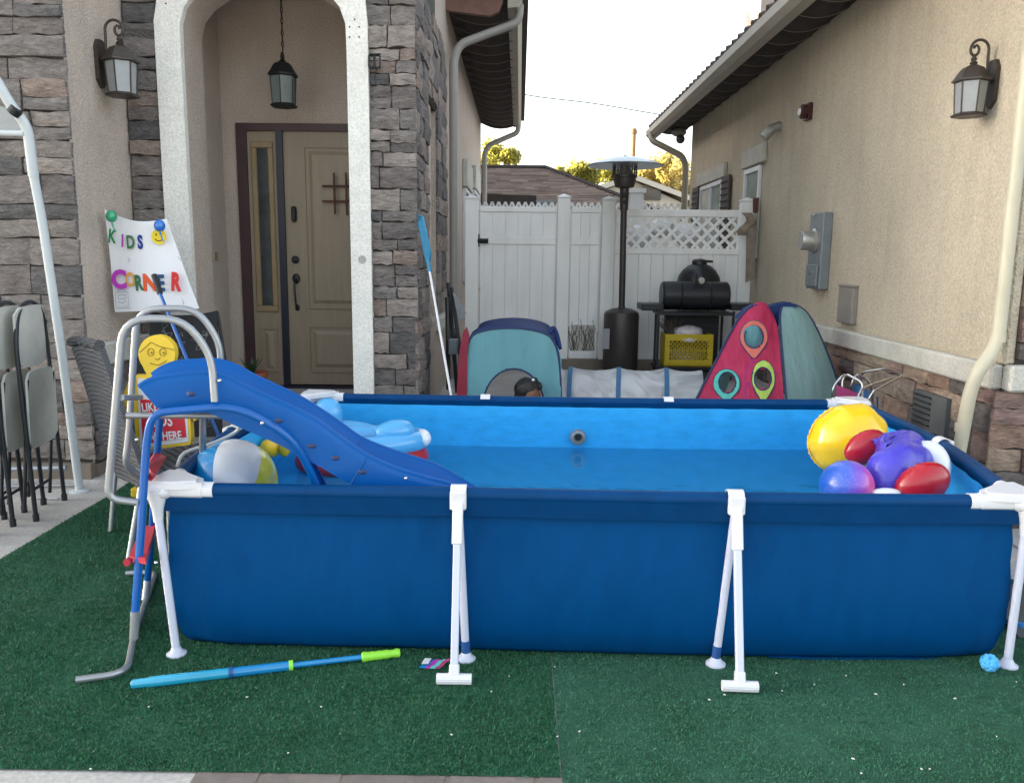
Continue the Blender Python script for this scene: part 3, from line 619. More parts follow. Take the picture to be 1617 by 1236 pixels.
px0 = sx1+.055; px1 = px0+.95
mb = MB(); mb.box(px0, px1, D, D+.05, FL+.03, dz1-.061); panel(mb, px0+.17, px1-.17, 1.03, 2.40, D-.002); panel(mb, px0+.17, px1-.17, 0.47, 0.88, D-.002)
dr = mb.build('door', 'door', H1, 20)
mb = MB(); a = at(464, 337, D-.02); mb.box(a.x-.022, a.x+.022, D-.035, D-.001, 1.77, 1.90, 0.012); mb.build('keypad', 'iron', dr)
mb = MB(); a = at(466, 410, D-.02); mb.lathe([(.033, 0), (.033, .015), (.02, .02), (.018, .04), (.001, .041)], (a.x, D-.001, a.z), 16, (0, -1, 0)); mb.build('deadbolt', 'iron', dr)
mb = MB(); a = at(467, 440, D-.02); b = at(469, 486, D-.02)
mb.ell((a.x, D-.005, a.z), (.034, .012, .045), 14, 8); mb.ell((b.x, D-.005, b.z), (.02, .012, .028), 12, 8)
mb.tube(spl([(a.x, D-.012, a.z-.01), (a.x-.002, D-.06, a.z-.05), (b.x, D-.065, b.z+.09), (b.x, D-.045, b.z+.03), (b.x, D-.01, b.z)], 5), [.008]*20+[.006], 8)
mb.build('handle', 'iron', dr)
rk = empty('wooden_rack', at(532, 305, D-.06), 'brown wooden noughts-and-crosses shaped hanger on the front door', 'door decoration')
for a, b in (((509, 294), (572, 294)), ((509, 318), (572, 318))): mb = MB(); mb.tube([at(a[0], a[1], D-.05), at(b[0], b[1], D-.05)], .009, 8); mb.build('rung', 'red_wood', rk)
for a, b in (((527, 273), (529, 338)), ((546, 273), (548, 340))): mb = MB(); mb.tube([at(a[0], a[1], D-.068), at(b[0], b[1], D-.068)], .009, 8); mb.build('upright', 'red_wood', rk)
mb = MB(); a = at(347, 405, 6.95); mb.box(-2.529, -2.515, 6.9, 6.94, a.z-.035, a.z+.035, .004); single(mb, 'light_switch', 'gold_wood', 'small brass doorbell plate on the porch side wall', 'doorbell')
# eave, gutter and downspouts of the single-storey part
EZ, EY0, EY1 = 4.02, 8.9, 16.6
mb = MB(); mb.box(SX, -.06, EY0, EY1, EZ-.0, EZ+.05); mb.build('soffit', 'eave_dark', H1, 0)
mb = MB(); mb.prism([(-4, EY0, EZ+.06), (0.06, EY0, EZ+.06), (0.06, EY0, EZ+.12), (-4, EY0, EZ+1.6)], (0, EY1-EY0, 0)); mb.build('roof', 'roof_tile', H1, 0)
for k in range(17):
    y = EY0+.3+k*.45
    if y > EY1: break
    P = [V((SX+.02+(0.72)*t, y, EZ-.012-.10*4*t*(1-t))) for t in [i/10 for i in range(11)]]
    mb = MB(); G = [[q+V((0, -.2, .13)) for q in P], [q for q in P], [q+V((0, .03, .012)) for q in P], [q+V((0, .23, .13)) for q in P]]; mb.grid(G, 0.004); mb.build('soffit_fold', 'eave_dark', H1, 50)
    mb = MB(); mb.tube([q+V((0, 0, -.004)) for q in P], .006, 6); mb.build('soffit_bead', 'eave_line', H1)
mb = MB(); pr = [(-.10, 0), (0.0, 0.01), (0.045, 0.07), (0.05, 0.17), (0.035, 0.17), (-.10, 0.16)]
mb.prism([(a-.05, EY0-.1, EZ-.06+b) for a, b in pr], (0, EY1-EY0+.1, 0)); mb.build('gutter', 'gutter', H1, 0)
mb = MB(); P = spl([(-1.2, EY0-.02, EZ+.05), (-.7, EY0-.02, EZ-.02), (-.35, EY0-.02, EZ-.06), (-.25, EY0-.02, EZ-.12)], 6)
mb.prism([(-1.3, EY0-.08, EZ+.30), (-1.3, EY0-.08, EZ-.02), (-.6, EY0-.08, EZ-.10), (-.33, EY0-.08, EZ-.13), (-.24, EY0-.08, EZ-.09), (-.20, EY0-.08, EZ+.0), (-.20, EY0-.08, EZ+.07)], (0, .07, 0)); mb.build('rafter', 'rafter', H1, 0)
mb = MB(); mb.prism([(-1.4, EY0-.14, EZ+.5), (-1.4, EY0-.14, EZ+.17), (-.12, EY0-.14, EZ+.06), (-.10, EY0-.14, EZ+.2)], (0, .05, 0)); mb.build('rake_board', 'eave_dark', H1, 0)
for k in range(6): mb = MB(); x = -1.2+k*.2; mb.tube([(x, EY0-.18, EZ+.46-(x+1.2)*.28), (x, EY0+.3, EZ+.49-(x+1.2)*.28)], .085, 8); mb.build('roof_tile', 'roof_tile', H1)
mb = MB(); mb.tube(rnd_path([(-.03, 9.0, 4.05), (-.04, 9.0, 3.88), (-.64, 8.85, 3.62), (-.70, 8.82, 3.45), (-.70, 8.82, 0.2)], .12), .043, 12); mb.build('downspout', 'downspout_left', H1)
a = ax(813, 215, -.05); mb = MB(); mb.tube(rnd_path([(-.05, 16.5, 4.05), (-.06, 16.5, 3.85), (-.62, 16.4, 3.6), (-.70, 16.4, 3.45), (-.70, 16.4, 0.2)], .14), .05, 10); mb.build('downspout', 'downspout_left', H1)
# side windows seen edge-on
for (y0_, y1_, z0_, z1_) in ((11.4, 12.4, 1.2, 2.35), (13.6, 14.9, 1.4, 2.5)):
    mb = MB(); mb.box(SX-.002, SX+.02, y0_, y1_, z0_, z1_); w = mb.build('window', 'dark_glass', H1, 0)
    mb = MB()
    for b_ in ((y0_-.05, y0_, z0_-.05, z1_+.05), (y1_, y1_+.05, z0_-.05, z1_+.05), (y0_, y1_, z1_, z1_+.05), (y0_, y1_, z0_-.05, z0_)): mb.box(SX, SX+.045, b_[0], b_[1], b_[2], b_[3])
    mb.build('frame', 'white', w, 0)
    mb = MB(); mb.box(SX, SX+.07, y0_-.12, y1_+.12, z1_+.06, z1_+.42, .01); mb.build('lintel', 'band', H1)

# ------------------------------------------------------------------ right house
RX, RF = 2.70, 4.55
H2 = empty('house', (4, 8, 0), 'tan stucco house wall with stone wainscot, long eave and beige downspout on the right', 'house')
mb = MB(); mb.box(RX, 12, RF+.1, 13.5, 0, 3.6); mb.build('wall', 'stucco_right', H2, 0)
mb = MB(); mb.box(RX+.05, 12, RF+.012, RF+.099, 0, 3.5); mb.build('wall', 'mortar', H2, 0)
mb = MB(); mb.box(RX-.012, RX+.05, RF+.0, RF+.098, 0.93, 3.5, .012); mb.build('corner_bead', 'stucco_right', H2)
clad(H2, (RX+.05, RF+.012, 0), (1, 0, 0), (0, -1, 0), 0.95, 0.96, 3.1, 'stone_right', 31, 0.2, 0.42, (0.10, 0.19))
mb = MB(); mb.box(RX-.02, 4, RF-.09, RF+.0, 0.79, 0.935, .014); mb.build('band', 'band', H2)
mb = MB(); mb.box(RX-.075, RX-.001, RF+.001, 9.5, 0.79, 0.93, .014); mb.build('band', 'band', H2)
mb = MB(); mb.box(RX-.03, 4, RF-.03, RF+.01, 0, 0.79); mb.box(RX-.012, RX-.001, RF+.02, 9.5, 0, .79); mb.build('mortar_bed', 'mortar', H2, 0)
clad(H2, (RX-.075, RF-.03, 0), (1, 0, 0), (0, -1, 0), 1.0, 0.05, 0.79, 'stone_right', 32, 0.2, 0.40, (0.09, 0.15))
clad(H2, (RX-.012, RF-.03, 0), (0, 1, 0), (1*-1, 0, 0), 4.9, 0.2, 0.79, 'stone_right', 33, 0.2, 0.42, (0.10, 0.2), 0.05)
# eave
RG, GZ, RY0, RY1 = 2.08, 3.50, 3.4, 13.9
mb = MB(); mb.box(RG+.04, RX, RY0, RY1, GZ+.06, GZ+.10); mb.box(RX, RX+.05, RY0, RF+.1, 3.5, GZ+.06); mb.build('soffit', 'eave_dark', H2, 0)
mb = MB(); mb.prism([(RG+.02, RY0, GZ+.10), (7.0, RY0, GZ+1.9), (7.0, RY0, GZ+1.8), (RG+.02, RY0, GZ+.04)], (0, RY1-RY0, 0)); mb.box(2.75, 12, RY0+.9, RY1-.3, 3.5, 3.62); mb.build('roof', 'eave_dark', H2, 0)
mb = MB(); mb.prism([(RG+.05-a, RY0, GZ-.07+b) for a, b in [(-.09, 0), (0.0, 0.01), (0.05, 0.06), (0.055, 0.14), (0.04, 0.14), (-.09, 0.13)]][::-1], (0, RY1-RY0+.35, 0)); mb.build('gutter', 'gutter', H2, 0)
for k in range(24):
    y = RY0+.3+k*.44
    P = [V((RG+.06+(RX-RG-.07)*t, y, GZ+.05-.085*4*t*(1-t))) for t in [i/10 for i in range(11)]]
    mb = MB(); G = [[q+V((0, -.2, .09)) for q in P], [q for q in P], [q+V((0, .03, .012)) for q in P], [q+V((0, .22, .09)) for q in P]]; mb.grid(G, 0.004); mb.build('soffit_fold', 'eave_dark', H2, 50)
    mb = MB(); mb.tube([q+V((0, 0, -.004)) for q in P], .006, 6); mb.build('soffit_bead', 'eave_line', H2)
for k in range(46):
    y = RY0+.1+k*.23; mb = MB(); mb.tube([(RG-.0, y, GZ+.055), (RG+.9, y, GZ+.055+.9*.36)], [.06, .06], 8); mb.build('roof_tile', 'roof_tile', H2)
# upper storey with balcony rail
mb = MB(); mb.box(3.42, 9, 12.6, 13.4, 3.8, 6.8); mb.build('upper_wall', 'stucco_left', H2, 0)
mb = MB()
for i in range(7): x = 3.92+i*.1; mb.box(x-.012, x+.012, 12.7, 12.73, 4.8, 5.6)
mb.box(3.9, 5.2, 12.69, 12.74, 4.98, 5.02); mb.build('balcony_rail', 'iron', H2, 0)
# downspouts
mb = MB(); P = [(2.63, 4.52, 3.45), (2.63, 4.53, 1.05), (2.52, 4.50, 0.90), (2.50, 4.52, 0.78), (2.50, 4.62, 0.05)]
mb.tube(rnd_path(P, .14), .036, 14)
for z in (1.06, 0.55): mb.lathe([(.0395, 0), (.0395, .05)], (2.63 if z > 1 else 2.50, 4.53 if z > 1 else 4.56, z), 14)
mb.build('downspout', 'downspout_right', H2)
mb = MB(); mb.tube(rnd_path([(RG+.02, 13.9, 3.5), (RG+.03, 13.8, 3.36), (2.58, 13.62, 3.1), (2.64, 13.6, 2.95), (2.64, 13.6, .2)], .14), .05, 10); mb.build('downspout', 'gutter', H2)
# windows with precast lintels
def rwin(y0_, y1_, z0_, z1_, lz0, lz1, ly0, ly1, two):
    mb = MB(); mb.box(RX-.004, RX-.001, y0_, y1_, z0_, z1_); w = mb.build('window', 'glass_teal', H2, 0); mb = MB(); f = .05
    for b_ in ((y0_, y0_+f, z0_, z1_), (y1_-f, y1_, z0_, z1_), (y0_+f, y1_-f, z1_-f, z1_), (y0_+f, y1_-f, z0_, z0_+f)): mb.box(RX-.035, RX-.005, b_[0], b_[1], b_[2], b_[3])
    if two: mb.box(RX-.03, RX-.005, (y0_+y1_)/2-.03, (y0_+y1_)/2+.03, z0_+f, z1_-f)
    mb.build('frame', 'white', w, 0)
    mb = MB(); mb.box(RX-.05, RX-.001, ly0, ly1, lz0, lz1, .01); mb.build('lintel', 'band', H2)
    return w
rwin(9.5, 10.15, 1.5, 2.53, 2.55, 2.76, 9.35, 10.25, False)
w = rwin(11.25, 12.6, 1.2, 2.53, 2.55, 2.74, 11.1, 12.75, True)
for y in (11.0, 12.85):
    mb = MB(); mb.box(RX-.05, RX-.02, y-.2, y+.2, 1.2, 2.55); s_ = mb.build('shutter', 'shutter', H2, 0)
    for k in range(16): mb = MB(); z = 1.27+k*.08; mb.obox((RX-.06, y, z), (.012, 0, -.012), (0, .16, 0), (.003, 0, .003)); mb.build('slat', 'vent_gray', s_, 0)
mb = MB(); mb.box(RX-.02, RX-.004, 11.9, 12.5, 1.25, 2.5)
for k in range(0): mb.box(RX-.03, RX-.02, 11.32, 11.88, 1.3+k*.085, 1.36+k*.085)
mb.build('blind', 'band', w, 0)
# crawl-space vent
mb = MB(); mb.box(2.632, 2.66, 5.0, 5.42, 0.42, 0.66); vt = mb.build('crawl_vent', 'vent_gray', H2, 0)
for k in range(6): mb = MB(); mb.obox((2.629, 5.3, 0.45+k*.036), (.008, 0, -.006), (0, .11, 0), (.002, 0, .003)); mb.build('slat', 'iron', vt, 0)

# things fixed to the right wall
t = empty('electric_panel', (2.66, 7.42, 1.23), 'grey electric meter panel with round glass meter high on the tan wall', 'electric panel')
mb = MB(); mb.box(2.615, 2.70, 7.27, 7.60, 1.235, 1.90, .008); mb.build('cabinet', 'gray_metal', t)
mb = MB(); mb.box(2.595, 2.613, 7.30, 7.57, 1.26, 1.45, .004); mb.build('cover', 'gray_metal', t)
mb = MB(); a = ax(1290, 378, 2.61); mb.lathe([(.105, 0), (.105, .02), (.085, .03), (.085, .12), (.075, .135), (.001, .136)], (2.615, 7.42, 1.66), 22, (-1, 0, 0)); mb.build('meter', 'galv', t)
mb = MB(); mb.box(2.605, 2.616, 7.45, 7.53, 1.88, 1.90); mb.lathe([(.018, 0), (.018, .02)], (2.597, 7.43, 1.38), 10, (-1, 0, 0)); mb.build('latch', 'chrome', t)
mb = MB(); mb.box(2.655, 2.70, 6.62, 6.92, 0.985, 1.28, .006); mb.box(2.65, 2.70, 6.61, 6.93, 1.281, 1.295); single(mb, 'utility_box', 'gray_box', 'small taupe utility box on the tan wall just above the ledge', 'utility box')
t = empty('alarm_bell', (2.69, 8.04, 2.78), 'dark red round alarm bell with white face under the right eave', 'alarm bell')
mb = MB(); mb.lathe([(.065, 0), (.068, .02), (.066, .045), (.045, .06)], (2.66, 8.04, 2.855), 20, (-1, 0, 0)); mb.box(2.66, 2.70, 7.97, 8.12, 2.78, 2.93, .004); mb.build('housing', 'bell_red', t)
mb = MB(); mb.lathe([(.036, 0), (.03, .010), (.001, .012)], (2.600, 8.04, 2.855), 18, (-1, 0, 0)); mb.build('face', 'white', t)
mb = MB(); mb.tube(rnd_path([(2.70, 8.93, 2.86), (2.62, 8.93, 2.84), (2.53, 8.93, 2.74)], .05), .052, 14); mb.lathe([(.056, 0), (.056, .012)], (2.60, 8.93, 2.82), 14, (-1, 0, -.6)); single(mb, 'vent_pipe', 'galv', 'short bent galvanised vent pipe sticking out of the tan wall', 'vent pipe')
t = empty('floodlight', (2.5, 13.3, 3.3), 'small round floodlight under the far end of the right eave', 'floodlight')
mb = MB(); mb.ell((2.45, 13.3, 3.42), (.12, .12, .07), 12, 8); mb.build('base', 'gutter', t)
mb = MB(); mb.ell((2.47, 13.25, 3.31), (.07, .08, .07), 12, 8); mb.build('lamp', 'vent_gray', t)
t = empty('timber_offcut', (2.6, 9.35, 1.0), 'weathered strip of broken timber and cloth hanging beside the white fence post', 'timber')
mb = MB(); mb.prism([at(1180, 365, 9.35), at(1197, 338, 9.35), at(1190, 440, 9.35), at(1178, 446, 9.35)], (0, .03, 0)); mb.build('board', 'old_wood', t, 0)
mb = MB(); mb.prism([at(1190, 313, 9.4), at(1199, 312, 9.4), at(1197, 336, 9.4), at(1190, 337, 9.4)], (0, .03, 0)); mb.build('cap_piece', 'red_wood', t, 0)
mb = MB(); G = [[at(1186+8*sin(i*.9)-j*5, 336+i*6, 9.32+.02*sin(i*2+j)) for j in range(4)] for i in range(7)]; mb.grid(G, .006); mb.build('rag', 'old_wood', t)

# lanterns
def lantern(base, side, label):          # side +1: arm reaches to the right of the wall plate
    wx, y, z = base; t = empty('wall_lantern', base, label, 'wall lantern', 'outdoor lanterns'); s = side; cx_ = wx+s*.15
    mb = MB(); mb.prism([(wx, y-.055, z-.15), (wx, y-.06, z+.06), (wx, y-.03, z+.11), (wx, y+.03, z+.11), (wx, y+.06, z+.06), (wx, y+.055, z-.15), (wx, y, z-.2)], (s*.028, 0, 0)); mb.build('back_plate', 'bronze', t, 0)
    mb = MB(); P = [(wx+s*.02, y, z-.03), (wx+s*.05, y, z-.0), (wx+s*.058, y, z+.10)]
    P += [(wx+s*(.118-.06*cos(a)), y, z+.175+.062*sin(a)) for a in [pi*i/10 for i in range(11)]]
    P += [(wx+s*(.150+.028*cos(a)), y, z+.172-.034*sin(a)) for a in [pi*i/8 for i in range(1, 9)]]
    P += [(wx+s*.126, y, z+.19), (wx+s*.14, y, z+.203), (wx+s*.155, y, z+.196), (wx+s*.155, y, z+.182)]
    mb.tube(P, [.0095]*(len(P)-4)+[.009, .008, .009, .011], 8); mb.build('scroll_arm', 'bronze', t)
    zt = z+.11
    mb = MB(); mb.lathe([(.012, .02), (.02, .005), (.013, -.008), (.026, -.018), (.02, -.028)], (cx_, y, zt), 12)
    mb.lathe([(.02, -.028), (.065, -.05), (.098, -.095), (.112, -.12), (.122, -.125), (.122, -.137), (.10, -.142)][::-1], (cx_, y, zt), 6, phase=pi/6); mb.build('cap', 'bronze', t, 20)
    mb = MB(); mb.lathe([(.085, -.34), (.098, -.143)], (cx_, y, zt), 6, phase=pi/6); mb.build('glass', 'lamp_glass', t, 20)
    mb = MB()
    for k in range(6):
        a = pi/6+k*pi/3; mb.tube([(cx_+.087*cos(a), y+.087*sin(a), zt-.34), (cx_+.1*cos(a), y+.1*sin(a), zt-.142)], .0055, 6)
    mb.lathe([(.105, -.362), (.112, -.352), (.09, -.338)], (cx_, y, zt), 6, phase=pi/6); mb.build('cage', 'bronze', t, 20)
    return t
l1 = lantern((LX+.0, 5.76, 2.78), 1, 'bronze six-sided lantern on a scroll arm left of the arched porch')
l2 = lantern((RX-.001, 4.95, 2.53), -1, 'bronze six-sided lantern on a scroll arm high on the tan right-hand wall')
l1.scale = (1.0, 1.0, 1.0); l2.scale = (.86, .86, .86)
t = empty('pendant_lantern', (-1.88, 6.8, 3.5), 'dark six-sided lantern hanging on a chain from the porch ceiling', 'pendant lantern', 'outdoor lanterns')
mb = MB(); mb.lathe([(.07, -.05), (.075, -.03), (.06, 0)], (-1.88, 6.8, 3.56), 16); mb.build('canopy', 'iron', t)
mb = MB()
for k in range(11): mb.tube([V((-1.88, 6.8, 3.50-k*.042))+V((.009*cos(a), 0, .026*sin(a))) if k % 2 else V((-1.88, 6.8, 3.50-k*.042))+V((0, .009*cos(a), .026*sin(a))) for a in [2*pi*i/8 for i in range(8)]], .0035, 5, True)
mb.tube([(-1.885, 6.8, 3.5), (-1.883, 6.8, 3.05)], .003, 5); mb.build('chain', 'iron', t)
mb = MB(); mb.lathe([(.01, .09), (.02, .05), (.013, .04), (.03, .02), (.07, 0), (.10, -.05), (.118, -.075), (.12, -.09), (.10, -.095)][::-1], (-1.885, 6.8, 2.97), 6, phase=pi/6); mb.build('cap', 'iron', t, 20)
mb = MB(); mb.lathe([(.088, -.30), (.10, -.096)], (-1.885, 6.8, 2.97), 6, phase=pi/6); mb.build('glass', 'lamp_glass_dim', t, 20)
mb = MB(); mb.lathe([(.10, -.325), (.11, -.31), (.09, -.299)], (-1.885, 6.8, 2.97), 6, phase=pi/6)
for k in range(6): a = pi/6+k*pi/3; mb.tube([(-1.885+.09*cos(a), 6.8+.09*sin(a), 2.67), (-1.885+.102*cos(a), 6.8+.102*sin(a), 2.875)], .005, 5)
mb.build('cage', 'iron', t, 20)
# black bracket on the pillar
t = empty('bracket', at(591, 97, 6.08), 'small black metal bracket fixed to the grey stone pillar', 'bracket')
mb = MB()
for cx0 in (586.5, 596): mb.tube(rnd_path([at(cx0-4, 88, 6.07), at(cx0+4, 88, 6.07), at(cx0+4, 107, 6.07), at(cx0-4, 107, 6.07), at(cx0-4, 88, 6.07)], .012), .0065, 6)
mb.tube([at(583, 86, 6.06), at(601, 86, 6.06)], .006, 6); mb.tube([at(583, 108, 6.06), at(601, 108, 6.06)], .006, 6); mb.build('loop', 'iron', t)
mb = MB(); mb.tube(spl([at(595, 108, 6.08), at(592, 122, 6.09), at(594, 138, 6.09)], 4), .004, 5); mb.build('cable', 'iron', t)

# ------------------------------------------------------------------ fence and gate
FY = 9.55; FB = 0.33
fn = empty('vinyl_fence', (1.8, FY, FB), 'white vinyl fence with lattice top to the right of the patio heater', 'fence')
def post(parent, x0, x1, zt, y0=FY-.06, y1=FY+.06):
    mb = MB(); mb.box(x0, x1, y0, y1, 0.1, zt, .006); mb.box(x0-.008, x1+.008, y0-.008, y1+.008, zt, zt+.02, .004)
    cx_ = (x0+x1)/2; cy_ = (y0+y1)/2; w_ = (x1-x0)/2; mb.add([(x0, y0, zt+.02), (x1, y0, zt+.02), (x1, y1, zt+.02), (x0, y1, zt+.02), (cx_, cy_, zt+.05)], [(0, 1, 4), (1, 2, 4), (2, 3, 4), (3, 0, 4)]); return mb.build('post', 'vinyl_fence', parent, 20)
post(fn, 0.925, 1.075, 2.13); post(fn, 2.49, 2.635, 2.13)
for z0_, z1_ in ((1.955, 2.035), (1.535, 1.605), (.33, .40)): mb = MB(); mb.box(1.075, 2.49, FY-.025, FY+.025, z0_, z1_, .004); mb.build('rail', 'vinyl_fence', fn)
for k in range(10): mb = MB(); x = 1.075+k*.1415; mb.box(x+.0015, x+.140, FY-.015, FY+.015, .40, 1.535, .002); mb.build('board', 'vinyl_fence', fn, 0)
for x in (1.076, 2.465): mb = MB(); mb.box(x, x+.024, FY-.02, FY+.02, 1.605, 1.955); mb.build('stile', 'vinyl_fence', fn, 0)
def lattice(parent, x0, x1, z0, z1, y, pitch, w, name='lattice_strip'):
    for sgn in (1, -1):
        H_ = z1-z0; c = x0-H_ if sgn > 0 else x0
        while c < (x1 if sgn > 0 else x1+H_):
            pts = [(c, z0), (c+H_*sgn, z1)]; a, b = V((pts[0][0], 0, pts[0][1])), V((pts[1][0], 0, pts[1][1]))
            d = b-a; t0, t1 = 0.0, 1.0
            for lim, sg in ((x0, 1), (x1, -1)):
                fa, fb = (a.x-lim)*sg, (b.x-lim)*sg
                if fa < 0 and fb < 0: t0 = 2
                elif fa < 0: t0 = max(t0, fa/(fa-fb))
                elif fb < 0: t1 = min(t1, fa/(fa-fb))
            if t1-t0 > .05:
                p, q = a+d*t0, a+d*t1; e = (q-p); nrm = V((-e.z, 0, e.x)).normalized()*w/2; yo = y+(-.005 if sgn > 0 else .0045)
                mb = MB(); mb.obox(V(((p.x+q.x)/2, yo, (p.z+q.z)/2)), e/2, nrm, (0, .004, 0)); mb.build(name, 'vinyl_fence', parent, 0)
            c += pitch
lattice(fn, 1.10, 2.465, 1.605, 1.955, FY, .134, .034)
gt = empty('gate', (-.02, FY, FB), 'wide white vinyl gate with black latch behind the cube tent', 'gate')
post(gt, -.625, -.475, 2.13)
def gpanel(t, x0, x1, n):
    for z0_, z1_ in ((1.99, 2.05), (1.63, 1.71), (.33, .42)): mb = MB(); mb.box(x0, x1, FY-.03, FY+.03, z0_, z1_, .005); mb.build('rail', 'vinyl_fence', t)
    for (z0_, z1_) in ((.42, 1.63), (1.71, 1.99)):
        for k in range(n):
            w_ = (x1-x0)/n; mb = MB(); mb.box(x0+k*w_+.0015, x0+(k+1)*w_-.0015, FY-.017, FY+.017, z0_, z1_, .002); mb.build('board', 'vinyl_fence', t, 0)
gpanel(gt, -.455, .405, 6)
mb = MB(); mb.tube([(-.48, FY-.04, 1.665), (-.36, FY-.045, 1.665)], .028, 10); mb.box(-.49, -.46, FY-.05, FY-.02, 1.60, 1.74); mb.build('latch', 'iron', gt)
mb = MB(); a = at(768, 375, FY); mb.box(-.47, -.45, FY-.04, FY+.03, 1.1, 1.14); mb.build('hinge', 'galv', gt, 0)
g2 = empty('vinyl_fence', (.66, FY, FB), 'narrow white vinyl fence panel between two posts, left of the heater', 'fence')
post(g2, .42, .565, 2.15); gpanel(g2, .58, .90, 3)
mb = MB(); R = random.Random(5)
for k in range(26):
    x = R.uniform(.6, .88); z = .42; P = [V((x, FY-.022, z))]
    for j in range(6): x += R.uniform(-.03, .03); z += R.uniform(.02, .07); P.append(V((min(max(x, .57), .93), FY-.022-R.uniform(0, .008), z)))
    mb.tube(P, .0022, 4)
o = mb.build('dry_vine', 'twig', g2); o['kind'] = 'stuff'
mb = MB(); mb.box(.6, .88, FY-.019, FY-.0175, .42, .72); mb.build('stain', 'band', g2, 0)
mb = MB(); mb.box(-.78, 2.70, FY-.10, FY+.12, 0.12, FB, .01); o = mb.build('curb', 'curb'); o['kind'] = 'structure'
# second lattice fence further back
f3 = empty('lattice_fence', (1, 14.6, .2), 'white lattice topped fence behind the gate, only its tips showing', 'fence')
mb = MB(); zz0, zz1 = 2.30, 2.42
for k in range(42):
    x = -.9+k*.115
    for sg in (-1, 1): mb.obox((x+.0575*(.5+.5*sg)-.02, 14.6+.004*sg, (zz0+zz1)/2), (.0575*sg*.5, 0, .06), (.018, 0, -.018*sg*.5), (0, .003, 0))
o = mb.build('lattice_strips', 'vinyl_fence', f3, 0); o['kind'] = 'stuff'
mb = MB(); mb.box(-.9, 3.9, 14.57, 14.63, .2, 2.31); mb.build('board', 'vinyl_fence', f3, 0)
mb = MB(); mb.box(1.55, 1.75, 12.0, 12.2, .2, 2.40); mb.box(1.52, 1.78, 11.97, 12.23, 2.40, 2.46); single(mb, 'fence_post', 'vinyl_fence', 'white post standing behind the post beside the heater', 'post')
mb = MB(); 
# pale covers seen through the lattice
for (px, py, sx_, sz_) in ((1045, 350, .16, .12), (1085, 360, .2, .14), (1010, 365, .16, .16)): mb.ell(at(px, py+10, 10.8), (sx_, .2, sz_), 12, 8, fn=lambda d: 1+.2*noise.noise(d*3))
single(mb, 'covered_furniture', 'paper', 'white wrapped bundle seen through the lattice behind the fence', 'bundle')

# ------------------------------------------------------------------ beyond: neighbour roof, far house, trees, pole, wires
nr = empty('bungalow', (1, 23, 0), 'bungalow with brown shingled hip roof behind the white fence', 'house')
ry, rz, ey, ez = 25.0, at(830, 266, 25).z, 19.0, 2.2
ridgeL, ridgeR = V((-5, ry, rz)), V((at(862, 267, ry).x, ry, rz)); eL, eR = V((-7, ey, ez)), V((at(1100, 338, ey).x, ey, ez)); 
mb = MB(); nrow = 34
R = random.Random(9)
for i in range(nrow):
    t0 = i/nrow; t1 = (i+1.15)/nrow; aL = eL.lerp(ridgeL, t0); aR = eR.lerp(ridgeR, t0); bL = eL.lerp(ridgeL, min(t1, 1)); bR = eR.lerp(ridgeR, min(t1, 1))
    x = aL.x+3.4; W_ = aR.x-x
    while x < aR.x:
        w_ = R.uniform(.28, .5); x2 = min(x+w_, aR.x); u0 = (x-aL.x)/(aR.x-aL.x); u1 = (x2-aL.x)/(aR.x-aL.x); dz = V((0, -.01, .03+R.uniform(0, .012)))
        p0, p1, p2, p3 = aL.lerp(aR, u0)+dz, aL.lerp(aR, u1)+dz, bL.lerp(bR, u1), bL.lerp(bR, u0)
        mb.add([p0, p1, p2, p3, p0-V((0, 0, .04)), p1-V((0, 0, .04))], [(0, 1, 2, 3), (4, 5, 1, 0)]); x = x2
o = mb.build('shingles', 'shingle', nr, 0); o['kind'] = 'stuff'
mb = MB(); bR2 = V((eR.x+.3, ey+14, ez)); mb.add([eL+V((0, 0, -.02)), eR+V((0, 0, -.02)), ridgeR+V((0, 0, -.02)), ridgeL+V((0, 0, -.02)), bR2, V((-7, ey+14, ez))], [(0, 1, 2, 3), (1, 4, 2), (4, 5, 3, 2)]); mb.build('roof', 'eave_dark', nr, 0)
mb = MB(); mb.tube([ridgeL+V((0, 0, .03)), ridgeR+V((0, 0, .03)), eR+V((0, 0, .03))], .07, 6); mb.build('ridge_cap', 'eave_dark', nr)
mb = MB(); mb.box(-6.5, eR.x-.3, ey+.4, ey+13, 0, ez); mb.build('wall', 'far_wall', nr, 0)
mb = MB(); a = at(767, 304, 17.2); b = at(847, 322, 17.2); mb.prism([(-1.8, 17.2, a.z), (b.x, 17.2, a.z-.05), (b.x, 17.2, b.z), (-1.8, 17.2, b.z)], (0, 1.2, 0)); single(mb, 'shed_roof', 'eave_dark', 'dark brown flat shed fascia in front of the shingled roof', 'shed', smooth=0)
mb = MB(); a = at(858, 320, 17); mb.box(a.x-.12, a.x+.22, 17, 17.3, 2.0, a.z-.0); mb.box(a.x-.15, a.x+.25, 16.97, 17.33, a.z, a.z+.04); single(mb, 'roof_vent', 'gray_metal', 'small grey roof vent beside the dark shed fascia', 'roof vent', smooth=0)
fh = empty('house', (7, 34, 0), 'sunlit tile roofed house far beyond the shingled roof', 'house')
A = at(935, 300, 34); B = at(998, 272, 34); C_ = at(1085, 318, 34)
mb = MB(); mb.prism([(A.x, 34, A.z-.2), (B.x, 34, B.z-.3), (C_.x, 34, C_.z-.15), (C_.x, 34, 0), (A.x, 34, 0)], (0, 6, 0)); mb.build('wall', 'far_trim', fh, 0)
mb = MB(); mb.prism([(A.x-.6, 33.6, A.z-.15), (B.x, 33.6, B.z-.1), (C_.x+.6, 33.6, C_.z), (C_.x+.6, 33.6, C_.z-.18), (B.x, 33.6, B.z-.3), (A.x-.6, 33.6, A.z-.35)], (0, .15, 0)); mb.build('barge_board', 'far_trim', fh, 0)
